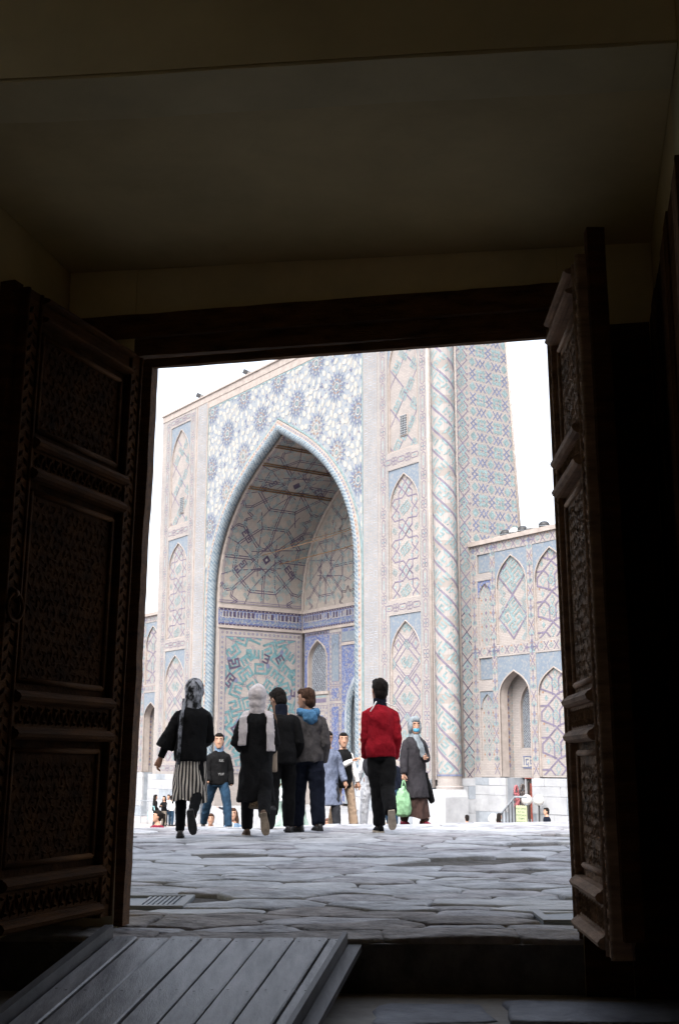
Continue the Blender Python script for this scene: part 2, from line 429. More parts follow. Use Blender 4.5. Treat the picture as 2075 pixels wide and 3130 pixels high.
sbox('wall', -4.5, -4.2, 3.502, 4.898, 1.45, 2.2, 'plaster')
sbox('wall', 4.2, 4.5, -0.3, 3.5, 1.45, 10.0, 'plaster')
sbox('wall', 4.2, 4.5, 4.9, 5.2, 1.45, 10.0, 'plaster')
sbox('wall', 4.2, 4.5, 3.502, 4.898, 2.302, 10.0, 'plaster')
sbox('wall', 4.2, 4.5, 3.502, 4.898, 1.45, 2.3, 'plaster')
sbox('wall', -4.5, 4.5, -0.3, 5.2, 7.6, 7.9, 'brightened plaster')
sbox('ceiling', -4.5, 4.5, 5.2, 5.5, 1.2, 10.3, 'brightened plaster')
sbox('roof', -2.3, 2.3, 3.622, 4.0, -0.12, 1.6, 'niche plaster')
sbox('floor', -4.5, 4.5, -0.42, -0.235, -0.4, 10.3, 'interior floor')

# outer face of the gatehouse: shallow porch round the door, tall wall either side
OB = 'buff brick'
sbox('wall', -30, -3.2, -0.3, 8.2, -2.6, -0.6, OB)
sbox('wall', 3.2, 30, -0.3, 8.2, -2.6, -0.6, OB)
sbox('wall', -3.2, 3.2, 6.9, 9.0, -2.6, -0.6, OB)
sbox('wall', -3.2, -1.46, -0.3, 6.9, -0.8, -0.122, 'plaster')
sbox('wall', 1.12, 3.2, -0.3, 6.9, -0.8, -0.122, 'plaster')
sbox('wall', -1.458, 1.118, 3.16, 6.9, -0.8, -0.122, 'plaster')

# ------------------------------------------------------------------ door frame and leaves
df = thing('door_frame', RF.P(0, 0, 0), 'heavy dark timber door frame with rough lintel around the bright opening', 'door frame')
def rough_beam(name, u0, u1, v0, v1, h0, h1, m, seed, amp=0.008, n=40, parent=None, fr=None):
    fr = fr or RF; mb = MB(); rings = []
    for i in range(n + 1):
        u = u0 + (u1 - u0) * i / n
        def j(k): return amp * noise.noise(Vector((u * 4.5, k * 7.1, seed))) + amp * .5 * noise.noise(Vector((u * 16, k * 3.3, seed)))
        rings.append([fr.P(u, v0 + j(1), h0), fr.P(u, v0 + j(2), h1 + j(5)), fr.P(u, v0 + (v1 - v0) * .5, h1 + j(6)), fr.P(u, v1 + j(3), h1 + j(7)), fr.P(u, v1 + j(4), h0)])
    mb.loft(rings, m)
    return mb.build(name, parent)
rough_beam('lintel', -1.499, 1.30, 2.972, 3.100, -0.11, 0.02, 'lintel timber', 1, 0.005, parent=df)
rough_beam('lintel_board', -1.495, 1.40, 2.874, 2.968, -0.10, -0.004, 'lintel timber', 2, 0.003, parent=df)
rough_beam('header', -1.49, 1.085, 2.822, 2.866, -0.05, -0.012, 'lintel timber', 3, 0.003, parent=df, fr=Frame(RF.P(0, 0, 0), (EX + UPV * .010), UPV, -EY))
for uu in ((-1.16, -1.02), (1.072, 1.09)):
    mb = MB(); rings = []
    for i in range(41):
        z = -0.0 + 2.835 * i / 40; j = 0.006 * noise.noise(Vector((uu[0], z * 3, 4))) + 0.004 * noise.noise(Vector((uu[0], z * 12, 4)))
        e = (j - .055 * (1 - z / 2.8)) if uu[0] < 0 else -j
        a, b = (uu[0], uu[1] + e) if uu[0] < 0 else (uu[0] - e, uu[1])
        rings.append([RF.P(a, z, -0.10), RF.P(b, z, -0.10), RF.P(b, z, -0.01), RF.P(a, z, -0.01)])
    mb.loft(rings, 'lintel timber'); mb.build('jamb', df)

def almond(mb, fr, u, v, l, w, ang, h0, hh, m, side=1):
    ca, sa = cos(ang), sin(ang)
    def P(a, b, h): return fr.P(u + a * ca - b * sa, v + a * sa + b * ca, h)
    i = mb.idx([P(-l, 0, h0), P(-l * .2, -w, h0), P(l, 0, h0), P(-l * .2, w, h0), P(-l * .1, 0, h0 + hh * side)])
    for a, b in ((0, 1), (1, 2), (2, 3), (3, 0)): mb.ifc((i[a], i[b], i[4]), m)
def door_leaf(label, hinge, dirn, V, L, top, lit):
    t = thing('door_leaf', hinge, label, 'door', 'pair of carved door leaves')
    U = Vector((dirn[0], dirn[1], 0)).normalized(); Nn = Vector((-U.y, U.x, 0)); 
    if Nn.y > 0 and abs(Nn.y) > 0.2: Nn = -Nn
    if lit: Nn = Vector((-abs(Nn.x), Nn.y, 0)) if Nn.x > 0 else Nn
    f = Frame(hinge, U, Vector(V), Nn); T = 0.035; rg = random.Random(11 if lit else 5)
    B = 'lit timber' if lit else 'dark timber'; K = 'lit carving' if lit else 'carved timber'
    def part(name, fn, kind=None, smooth=False):
        mb = MB(); fn(mb); return mb.build(name, t, smooth, kind=kind)
    for a, b in ((0.0, 0.125), (L - 0.125, L)):
        st = part('stile', lambda mb: mb.box(f, a, b, 0.03, top, -T, T, B))
        c = (a + b) / 2
        def carve(mb):
            z = 0.1
            while z < top - 0.08:
                for sd in (1, -1):
                    almond(mb, f, c - .018, z, .026, .011, .9, sd * T, .010, K, sd); almond(mb, f, c + .018, z + .03, .026, .011, 2.2, sd * T, .010, K, sd)
                z += 0.06
        part('stile_carving', carve, 'stuff')
        def bead(mb):
            for e in (a + .012, b - .012):
                for sd in (1, -1): mb.tube([f.P(e, 0.03, sd * T), f.P(e, top, sd * T)], .011, B, 6)
        part('bead', bead, smooth=True)
    groups = [(0.05, 0.27), (0.835, 1.04), (1.955, 2.145), (top - 0.125, top - 0.005)]
    for gi, (z0, z1) in enumerate(groups):
        a, b = 0.127, L - 0.127
        part('rail', lambda mb: mb.box(f, a, b, z0, z1, -T, T - 0.002, B))
        w = 0.052 if gi < 3 else 0.03
        for zc, rr in ((z0 + w * .5, w * .5), (z1 - w * .5, w * .5)):
            def mould(mb):
                for sd in (1, -1):
                    prof = [(-rr, 0), (-rr, .018), (-rr * .6, .034), (0, .040), (rr * .5, .030), (rr * .75, .016), (rr, .012), (rr, 0)]
                    mb.loft([[f.P(x, zc + p, sd * (T + q)) for p, q in prof] for x in (a, b)], B)
            part('moulding', mould)
        if gi < 3:
            zc = (z0 + z1) / 2; hf = (z1 - z0) / 2 - w - .004
            def frieze(mb):
                x = a + .02; k = 0
                while x < b - .015:
                    for sd in (1, -1):
                        almond(mb, f, x, zc + (hf * .25 if k % 2 else -hf * .25), hf * .72, .012, 1.35 if k % 2 else 1.8, sd * T, .011, K, sd)
                        almond(mb, f, x + .014, zc + (-hf * .6 if k % 2 else hf * .6), .014, .009, .6, sd * T, .011, K, sd)
                    x += .030; k += 1
            part('frieze_carving', frieze, 'stuff')
    for gi in range(3):
        z0, z1 = groups[gi][1], groups[gi + 1][0]; a, b = 0.127, L - 0.127
        part('panel', lambda mb: mb.box(f, a, b, z0, z1, -.010, .010, K))
        def inner(mb):
            for sd in (1, -1):
                m_ = 0.045
                for q in (((a + m_, z0 + m_), (b - m_, z0 + m_)), ((a + m_, z1 - m_), (b - m_, z1 - m_)), ((a + m_, z0 + m_), (a + m_, z1 - m_)), ((b - m_, z0 + m_), (b - m_, z1 - m_))):
                    mb.tube([f.P(*q[0], sd * .012), f.P(*q[1], sd * .012)], .014, B, 6)
        part('panel_frame', inner, smooth=True)
        def scroll(mb):
            z = z0 + .085; r = 0
            while z < z1 - .07:
                x = a + .085 + (.025 if r % 2 else 0)
                while x < b - .07:
                    for sd in (1, -1):
                        an = rg.uniform(0, 6.28)
                        almond(mb, f, x, z, .026, .012, an, sd * .010, .007, K, sd); almond(mb, f, x + .018 * cos(an + 1.7), z + .018 * sin(an + 1.7), .016, .008, an + 1.2, sd * .010, .006, K, sd)
                    x += .05
                z += .046; r += 1
        part('panel_carving', scroll, 'stuff')
    if not lit:
        mb = MB(); mb.tube([f.P(L - .06 + .055 * sin(a), 1.44 - .06 + .06 * cos(a), T + .02) for a in [2 * pi * q / 16 for q in range(17)]], .008, 'dark timber', 6); rg_ = mb.build('ring_handle', t, True)
        mb = MB(); mb.tube([f.P(L - .06, 1.44, T - .005), f.P(L - .06, 1.44, T + .03)], [.03, .014], 'dark timber', 10); mb.build('boss', rg_, True)
    # thick cover strip on the closing edge
    rough_beam('cover_strip', 0.0, top + .0, 0.0, 0.075, -0.02, 0.045, 'dark timber', 9, 0.003, 30, t, Frame(f.P(L + .001, 0.10 if lit else .02, 0), Vector(V), Nn * -1, U))
    return t
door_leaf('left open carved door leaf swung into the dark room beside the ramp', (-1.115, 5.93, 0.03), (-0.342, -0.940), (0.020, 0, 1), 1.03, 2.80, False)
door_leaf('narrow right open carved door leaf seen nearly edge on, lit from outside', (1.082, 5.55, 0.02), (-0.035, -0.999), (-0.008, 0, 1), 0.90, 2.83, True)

# dark boards added to keep the wall behind the right leaf dark
wl_ = thing('added_boards', RF.P(1.5, -.23, .8), 'dark timber boards added to darken the lower wall behind the right door leaf', 'wall boards')
WR = Frame(RF.P(1.55, 0, 0), -EY, UPV, -EX)
h_ = .03; k = 0
while h_ < 1.66:
    mb = MB(); w_ = .20 + .03 * sin(k * 2.1); mb.box(WR, h_ + .004, min(h_ + w_, 1.69) - .004, -.233, 2.86 + .006 * sin(k * 3), .001, .028 + .004 * sin(k * 1.7), 'lintel timber' if k % 3 == 1 else 'dark timber'); mb.build('board', wl_); h_ += w_; k += 1
for a, b in ((1.094, 1.30), (1.304, 1.52)):
    mb = MB(); mb.box(RF, a, b, -.233, 2.86, .001, .024, 'dark timber'); mb.build('board', wl_)
# ------------------------------------------------------------------ plank ramp
rp = thing('ramp', (-0.5, 5.0, -0.21), 'weathered grey plank ramp sloping up to the stone threshold', 'ramp')
edges = [-1.02, -0.905, -0.762, -0.617, -0.478, -0.340, -0.200, -0.049, 0.008]
D = -EY * 1.34; D.z = -0.222; Nr = Vector((1, 0, 0)).cross(-D).normalized()
def top_y(x): return 5.655 - 0.045 * (x + 1.0)
for k in range(len(edges) - 1):
    a, b = edges[k] + .0045, edges[k + 1] - .0045; rg = random.Random(k)
    dz = rg.uniform(-.004, .004); sk = rg.uniform(-.006, .006)
    o = Vector((0, 0, 0)); mb = MB(); rings = []
    n = 10; e = .006
    for i in range(n + 1):
        t_ = i / n
        def Q(x, h):
            p = Vector((x, top_y(x) - .012 + sk, 0.0 + dz)) + D * t_ + Nr * (h + .0015 * noise.noise(Vector((x * 9, t_ * 4, k))))
            return p
        rings.append([Q(a, -.03), Q(b, -.03), Q(b, -e), Q(b - e, 0), Q(a + e, 0), Q(a, -e)])
    mb.loft(rings, 'plank timber'); mb.build('plank', rp)
fr_ = Frame((0, 0, 0), (1, 0, 0), D.normalized(), Nr)
def edge_board(name, x0, x1, h0, h1, m):
    mb = MB(); mb.box(Frame((0, top_y(x0) - .01, 0), (1, 0, 0), D, Nr), x0, x1, -0.01, 1.0, h0, h1, m); mb.build(name, rp)
edge_board('kerb_board', 0.011, 0.034, -.035, .024, 'kerb timber')
edge_board('ledge_board', 0.036, 0.098, -.060, -.030, 'kerb timber')
edge_board('kerb_board', -1.062, -1.024, -.035, .05, 'kerb timber')
mb = MB(); rg = random.Random(3)
for k in range(len(edges) - 1):
    for t_ in (.045, .5, .93):
        for fx in (.25, .75):
            x = edges[k] + (edges[k + 1] - edges[k]) * fx + rg.uniform(-.01, .01); c = Vector((x, top_y(x) - .012, 0)) + D * (t_ + rg.uniform(-.008, .008)) + Nr * .0055
            mb.face([c + Vector((.006 * cos(a), 0, 0)) + D.normalized() * (.006 * sin(a)) for a in [2 * pi * q / 6 for q in range(6)]], 'black iron')
mb.build('nail_heads', rp, kind='stuff')
edge_board('bearer', -0.60, -0.54, -.10, -.032, 'kerb timber')
edge_board('bearer', -0.06, 0.0, -.10, -.032, 'kerb timber')

# ------------------------------------------------------------------ flagstones: voronoi cells cut by half planes
def voronoi(seeds, x0, x1, y0, y1, sx=1.0):
    cells = []
    for i, (px, py) in enumerate(seeds):
        cell = [(x0, y0), (x1, y0), (x1, y1), (x0, y1)]
        near = sorted((( (q[0] - px) * sx) ** 2 + (q[1] - py) ** 2, j) for j, q in enumerate(seeds) if j != i)[:22]
        for _, j in near:
            qx, qy = seeds[j]
            mx, my = (px + qx) / 2, (py + qy) / 2; nx, ny = (qx - px) * sx * sx, qy - py
            out = []
            for a, b in zip(cell, cell[1:] + cell[:1]):
                da = (a[0] - mx) * nx + (a[1] - my) * ny; db = (b[0] - mx) * nx + (b[1] - my) * ny
                if da <= 0: out.append(a)
                if (da <= 0) != (db <= 0):
                    t = da / (da - db); out.append((a[0] + (b[0] - a[0]) * t, a[1] + (b[1] - a[1]) * t))
            cell = out
            if len(cell) < 3: break
        cells.append(cell)
    return cells
def inset(poly, d):
    """move towards the centroid by about d"""
    cx = sum(p[0] for p in poly) / len(poly); cy_ = sum(p[1] for p in poly) / len(poly)
    o = []
    for x, y in poly:
        l = math.hypot(x - cx, y - cy_) or 1; k = max(0.15, 1 - d / l); o.append((cx + (x - cx) * k, cy_ + (y - cy_) * k))
    return o
def chaikin(p, r=0.22):
    o = []
    for a, b in zip(p, p[1:] + p[:1]):
        o.append((a[0] + (b[0] - a[0]) * r, a[1] + (b[1] - a[1]) * r)); o.append((a[0] + (b[0] - a[0]) * (1 - r), a[1] + (b[1] - a[1]) * (1 - r)))
    return o
def densify(p, l):
    o = []
    for a, b in zip(p, p[1:] + p[:1]):
        n = max(1, int(math.hypot(b[0] - a[0], b[1] - a[1]) / l))
        for k in range(n): o.append((a[0] + (b[0] - a[0]) * k / n, a[1] + (b[1] - a[1]) * k / n))
    return o
def stone_mesh(mb, cell, zf, gap, seed, m, amp=0.012, tilt=0.02, thick=0.07, den=0.16):
    rg = random.Random(seed); p = inset(cell, gap)
    p = chaikin(p, .07); p = densify(p, den)
    cx = sum(q[0] for q in p) / len(p); cyy = sum(q[1] for q in p) / len(p)
    p = [(x + .011 * noise.noise(Vector((x * 23, y * 23, seed))) + .018 * noise.noise(Vector((x * 7, y * 7, seed))), y + .018 * noise.noise(Vector((x * 7, y * 7, seed + 9)))) for x, y in p]
    tx, ty = rg.uniform(-tilt, tilt), rg.uniform(-tilt, tilt); dz = rg.uniform(-.5, 1) * amp
    def Zt(x, y): return zf(x, y) + dz + tx * (x - cx) + ty * (y - cyy) + amp * .9 * noise.noise(Vector((x * 3.3, y * 3.3, seed * .1))) + amp * .35 * noise.noise(Vector((x * 11, y * 11, 3)))
    rings = []
    for d, z in ((0, -thick), (0, -.014), (.006, -.005), (.018, -.001), (.05, 0.0), (.14, .001)):
        q = inset(p, d); rings.append(mb.idx([(x, y, Zt(x, y) + z) for x, y in q]))
    n = len(p)
    for a, b in zip(rings, rings[1:]):
        for j in range(n): mb.ifc((a[j], a[(j + 1) % n], b[(j + 1) % n], b[j]), m)
    c = mb.idx([(cx, cyy, Zt(cx, cyy) + .004)])[0]
    for j in range(n): mb.ifc((rings[-1][j], rings[-1][(j + 1) % n], c), m)

# ------------------------------------------------------------------ courtyard ground
def crest_y(x): return max(14.3, min(16.4, 15.45 + 0.30 * x))
def undul(x, y): return 0.022 * noise.noise(Vector((x * .8, y * .8, 4))) + 0.010 * noise.noise(Vector((x * 2.1, y * 2.1, 8)))
def terrace_z(x, y):
    c = crest_y(x); d = y - c
    return (-0.062 * d if d > 0 else 0.0)
def ground_z(x, y):
    if y < 23.5: return terrace_z(x, y)
    if y < 28: return -0.52 - 1.48 * (y - 23.5) / 4.5
    if y < 48: return -2.0 - 0.8 * (y - 28) / 20
    return -2.8
# terrace bed
mb = MB(); xs = [-60, -30, -15, -8, -5, -4, -3, -2, -1, 0, 1, 2, 3, 4, 5, 8, 15, 30, 60]; ys = [5.62, 7, 9, 11, 13, 14.3, 15, 15.5, 16, 16.5, 17.5, 19, 21, 23.5]
def bed(x, y): return (x, y - (0.04 * x if y < 6 and abs(x) < 3 else 0), terrace_z(x, y) - 0.026)
ids = [mb.idx([bed(x, y) for x in xs]) for y in ys]
for j in range(len(ys) - 1):
    for i in range(len(xs) - 1): mb.ifc((ids[j][i], ids[j][i + 1], ids[j + 1][i + 1], ids[j + 1][i]), 'mortar')
lo = mb.idx([(x, bed(x, 5.62)[1], -0.4) for x in xs])
for i in range(len(xs) - 1): mb.ifc((lo[i], lo[i + 1], ids[0][i + 1], ids[0][i]), 'mortar')
ground = struct('ground', mb)
# flagstones of the terrace, each one a stone
rgs = random.Random(21); seeds = []
y = 5.95; r = 0
while y < 17.2:
    dy = 0.25 + 0.034 * (y - 5.6); dx = 0.46 + 0.040 * (y - 5.6)
    x = -2.4 - .11 * y + (dx / 2 if r % 2 else 0)
    while x < 2.3 + .14 * y:
        seeds.append((x + rgs.uniform(-.30, .30) * dx, y + rgs.uniform(-.40, .40) * dy)); x += dx * rgs.uniform(.62, 1.45)
    y += dy; r += 1
cells = voronoi(seeds, -4.6, 5.0, 5.86, 17.6, 0.62)
plates = [(-1.42, -0.86, 6.86, 7.42), (1.02, 1.62, 6.26, 6.72)]
def in_plate(c): return any(a - .05 < c[0] < b + .05 and p - .05 < c[1] < q + .05 for a, b, p, q in plates)
order = sorted(range(len(cells)), key=lambda i: abs(seeds[i][0] - seeds[i][1] * .03) * 1.6 + seeds[i][1])
rest = MB(); made = 0
for rank, i in enumerate(order):
    c = cells[i]
    if len(c) < 3 or in_plate(seeds[i]): continue
    area = abs(sum(a[0] * b[1] - b[0] * a[1] for a, b in zip(c, c[1:] + c[:1]))) / 2
    if area < .02: continue
    u = rgs.random(); m = 'light flagstone' if u < .22 else ('worn flagstone' if u < .5 else 'flagstone')
    if seeds[i][1] < 6.7 + .5 * noise.noise(Vector((seeds[i][0] * 2, 1, 1))): m = 'dusty flagstone' if u < .7 else 'worn flagstone'
    if rgs.random() < .055: continue            # a stone lost to trodden dirt
    zf = lambda x, y: terrace_z(x, y) + undul(x, y) - 0.004
    far = seeds[i][1] > 12
    args = (c, zf, -.002 + rgs.random() * .017, i + 1, m, rgs.uniform(.005, .013), rgs.uniform(.002, .010), .08, .22 if far else .09)
    if made < 292:
        mb = MB(); stone_mesh(mb, *args); o = mb.build('flagstone', ground, smooth=True); made += 1
    else: stone_mesh(rest, *args)
if rest.f: rest.build('flagstones', ground, True, kind='stuff')
# long worn threshold stones along the edge
x = -1.65; k = 0
while x < 1.7:
    w = [0.8, 1.05, 0.62, 0.95, 0.7][k % 5]; x2 = min(x + w, 1.75)
    c = [(x, 5.63 - .04 * x), (x2, 5.63 - .04 * x2), (x2 + .02, 5.93 + .03 * sin(k)), (x - .01, 5.93 + .03 * sin(k * 2))]
    mb = MB(); stone_mesh(mb, c, lambda x, y: undul(x, y) - .006, .006, 500 + k, 'dusty flagstone', .010, .006, .2, .10)
    mb.build('threshold_stone', ground, True); x = x2; k += 1
# porch and terrace bands further out of frame
# two pale marble slabs let into the paving
for (a, b, p, q), lab in zip(plates, ('pale marble slab with grated corner set in the paving left of the threshold', 'pale marble slab in the paving beside the foot of the right door leaf')):
    pl_ = thing('paving_slab', ((a + b) / 2, (p + q) / 2, 0), lab, 'slab', 'marble slabs in the paving')
    f = Frame((0, 0, -0.028), (1, 0, 0), (0, 1, 0), (0, 0, 1))
    mb = MB(); mb.box(f, a, b, p, q, -.08, .012, 'marble grey'); mb.build('slab', pl_)
    mb = MB()
    for q4 in ((a, b, p, p + .045), (a, b, q - .045, q), (a, a + .045, p + .047, q - .047), (b - .045, b, p + .047, q - .047)): mb.box(f, *q4, .014, .026, 'marble')
    mb.build('border', pl_)
    if a < 0:
        mb = MB(); x = b - .26
        while x < b - .06: mb.box(f, x, x + .016, p + .06, q - .06, .014, .022, 'steel rail'); x += .028
        mb.build('grating', pl_, kind='stuff')
# steps and square
mb = MB(); prof = [(23.5, -0.55)]
yy, z = 23.5, -0.55
for k in range(9): z -= .162; prof += [(yy, z)]; yy += .5; prof += [(yy, z)]
prof += [(48, -2.8), (2600, -2.8)]
ids = [mb.idx([(x, a, b) for x in (-2200, 2200)]) for a, b in prof]
for a, b in zip(ids, ids[1:]): mb.ifc((a[0], a[1], b[1], b[0]), 'plaza paving')
struct('square', mb)
# interior floor stones beside the ramp
fl = [(0.10, 0.80, 4.35, 4.92), (0.84, 1.62, 4.25, 4.86), (0.12, 0.62, 4.96, 5.34), (0.66, 1.5, 4.92, 5.36), (0.1, 0.9, 3.6, 4.3), (0.95, 1.7, 3.6, 4.2)]
fo = [o for o in COL.objects if o.name == 'floor'][0]
for k, (a, b, p, q) in enumerate(fl):
    mb = MB(); stone_mesh(mb, [(a, p), (b, p + .03), (b - .02, q), (a + .03, q + .02)], lambda x, y: -0.224, .006, 700 + k, 'interior stone', .007, .012, .05, .10)
    mb.build('flagstone', fo, True)

# ------------------------------------------------------------------ tiled portal across the square
A35 = radians(35.5)
PA = Vector((-sin(A35), cos(A35), 0)); PB = Vector((cos(A35), sin(A35), 0)); P0 = Vector((4.2865, 55.0, 0))
FF = Frame(P0, PA, UPV, -PB)                        # portal front: u to the left, v up, h out of the wall
SF = Frame(P0 - PA * 0.55, PB, UPV, -PA)            # its side face: u back from the front
GZ = -2.8
portal = thing('madrasah_portal', P0 + PA * 13.5 + Vector((0, 0, GZ)), 'tall tiled brick portal with a great pointed arch and blue rosettes across the square', 'portal')
BK, TR = 'buff brick', 'buff trim'
CX0, HALF = 13.45, 7.5
V_ = 'violet glaze'

def chain_v(p, uc, z0, z1, w=.26, per=1.42, m=V_):
    """upright border of long hexagons and little quatrefoils drawn in violet lines"""
    z = z0
    while z < z1 - .2:
        hz = min(per * .62, z1 - z)
        p.pl([(uc - w * .55, z + .1), (uc - w * .55, z + hz - .1), (uc, z + hz), (uc + w * .55, z + hz - .1), (uc + w * .55, z + .1), (uc, z)], .034, m, 1, True)
        p.rect(uc - .04, uc + .04, z + .2, z + hz - .2, 'pale turquoise glaze', 1)
        c = z + per * .81
        if c + .2 < z1:
            for a in range(4):
                q = a * pi / 2 + pi / 4
                p.pl([(uc + .14 * cos(q) + .105 * cos(b * pi / 3), c + .14 * sin(q) + .105 * sin(b * pi / 3)) for b in range(6)], .03, m, 1, True)
            p.ngon(uc, c, .06, 6, 'turquoise glaze', 2)
        z += per
def chain_h(p, u0, u1, vc, w=.26, per=1.05, m=V_):
    u = u0
    while u < u1 - .3:
        hu = per * .58
        p.pl([(u + .1, vc - w * .5), (u + hu - .1, vc - w * .5), (u + hu, vc), (u + hu - .1, vc + w * .5), (u + .1, vc + w * .5), (u, vc)], .034, m, 1, True)
        p.rect(u + .2, u + hu - .2, vc - .035, vc + .035, 'pale turquoise glaze', 1)
        c = u + per * .79
        if c + .2 < u1:
            for a in range(4):
                q = a * pi / 2 + pi / 4
                p.pl([(c + .13 * cos(q) + .1 * cos(b * pi / 3), vc + .13 * sin(q) + .1 * sin(b * pi / 3)) for b in range(6)], .03, m, 1, True)
        u += per
def inscription(p, u0, u1, z0, z1, rng, m='marble grey', w=.028, cols=3):
    """fine outlined lettering on a pale band: nested meander strokes"""
    du = (u1 - u0) / cols
    z = z0
    while z < z1 - .3:
        for c in range(cols):
            a = u0 + c * du + .06; b = a + du - .12; k = rng.randrange(4); hgt = .42
            if k == 0: p.pl([(a, z), (a, z + hgt), (b, z + hgt), (b, z + .12), (a + .1, z + .12)], w, m)
            elif k == 1: p.pl([(a, z + hgt), (a, z), (b, z), (b, z + hgt)], w, m); p.line(((a + b) / 2, z + .1), ((a + b) / 2, z + hgt), w, m)
            elif k == 2: p.pl([(a, z), (b, z + .1), (b, z + .3), (a, z + .2), (a, z + hgt), (b, z + hgt)], w, m)
            else: p.pl([(b, z), (a, z), (a, z + .26), (b, z + .26)], w, m); p.line((a, z + .38), (b, z + .38), w, m)
        z += .52

def panel_pattern(kind, p, u0, u1, z0, z1, rng):
    uc = (u0 + u1) / 2; w = u1 - u0; TQm = 'turquoise glaze'
    if kind == 'lozenge':                                # slanting oblong lozenges with lettering
        st = 2.05; k = -3
        while k * st < (z1 - z0) + 6:
            b = z0 + k * st
            p.line((u0 - .2, b + 2.2), (u1 + .2, b - .35 * 0 - .9), .058, V_)       # falling lines
            p.line((u0 + w * .50, b + .95), (u0 + w * .02, b - .15), .07, V_); p.line((u0 + w * 1.0, b - .05 + .35), (u0 + w * .52, b - .85), .07, V_)
            for q, (fx, fz) in enumerate(((.27, .95), (.75, .05), (.12, -.15), (.52, .55))):
                p.glyph(G[KF[(k + q) % 5]], u0 + w * fx, b + fz + .28, .085, -0.92 if q < 2 else .65, TQm)
            k += 1
    elif kind == 'star':                                 # chain of knotted stars round lettered lozenges
        per = 2.05; z = z0 + .35; hw = w * .49
        P1 = [(-.47, .565), (-.24, .49), (0, .36), (.22, .265), (.78, .265), (1, .16), (.71, .026), (.47, -.08), (.47, -.405), (.26, -.494), (0, -.64)]
        P2 = [(-.24, .49), (-.47, .397), (-.47, .095), (-.71, -.027), (-1, -.145), (-.78, -.267), (-.2, -.257), (0, -.353), (.24, -.494), (.47, -.6)]
        while z < z1 + per:
            for s in (-1, 1):
                for Q in (P1, P2): p.pl([(uc + s * hw * a, z + per * b) for a, b in Q], .058, V_)
                for a, b in ((.42, .18), (.76, .14), (.76, -.13), (.42, -.17), (.24, .40), (.24, -.40)): p.diamond(uc + s * hw * a, z + per * b, .085, .12, 'pale turquoise glaze')
                p.glyph(G['hook' if s > 0 else 'muh'], uc + s * hw * .78, z + per * .5, .045, .7 * s, 'pale turquoise glaze')
            p.diamond(uc, z + per * .5, .10, .15, 'turquoise glaze')
            p.glyph(G['hook'], uc - .13, z + .10, .068, .95, TQm); p.glyph(G['spiral'], uc + .17, z - .06, .068, .95, TQm)
            z += per
    else:                                                # lattice of lettered lozenges
        per = 1.72; z = z0 - .5
        while z < z1 + per:
            a, b = w * .40, .92
            p.dia_line(uc, z, a, b * .82, .055, V_)
            for s in (-1, 1):
                p.line((uc + s * w * .02, z + b + .18), (uc + s * w * .54, z - .12 + .18), .05, V_); p.line((uc + s * w * .06, z - b + .1), (uc + s * w * .54, z + .12 - .04), .05, V_)
                p.dia_line(uc + s * w * .30, z + per / 2, w * .13, .28, .055, V_); p.diamond(uc + s * w * .30, z + per / 2, .09, .14, 'pale turquoise glaze')
                p.glyph(G['hook' if s < 0 else 'muh'], uc + s * .2, z + .02, .07, .9 * s, TQm)
                p.glyph(G['spiral'], uc + s * w * .5, z + .02, .07, .9, TQm)
            p.glyph(G['spiral'], uc, z + per / 2 - .02, .06, pi / 4, TQm)
            z += per

def arched_panel(parent, fr, u0, u1, z0, z1, rise, kind, hb, seed, spm='blue mosaic', topz=None):
    """recessed blind panel with its own tiled spandrel (sub-part) and strapwork inlay (sub-part)"""
    rng = random.Random(seed); w = u1 - u0; m_ = .10
    mb = MB(); mb.box(fr, u0, u1, z0, z1, hb - .12, hb, BK)
    o = mb.build('arched_panel', parent)
    p = Pat(); panel_pattern(kind, p, u0 + m_, u1 - m_, z0, z1, rng)
    mb = MB(); p.emit(mb, fr.P and (lambda a, b, h: fr.P(a, b, hb + h)), rect_clip(u0 + m_, u1 - m_, z0 + .06, z1)); s = mb.build('strapwork', o, kind='stuff')
    cx = (u0 + u1) / 2; half = w / 2 - m_; zt = topz if topz else z1
    mb = MB(); za = zt - .34; zs = za - rise
    arch_plate(mb, fr, u0, u1, zs, zt, cx, half, zs, za, hb, hb + .075, spm, TR); mb.build('spandrel', o)
    mb = MB(); arch_strip(mb, fr, cx, half - .001, zs, za, .05, z0 + .05, hb, hb + .10, TR, 12)
    mb.box(fr, u0, u1, z0, z0 + .07, hb + .001, hb + .09, TR); mb.build('arch_moulding', o)
    return o

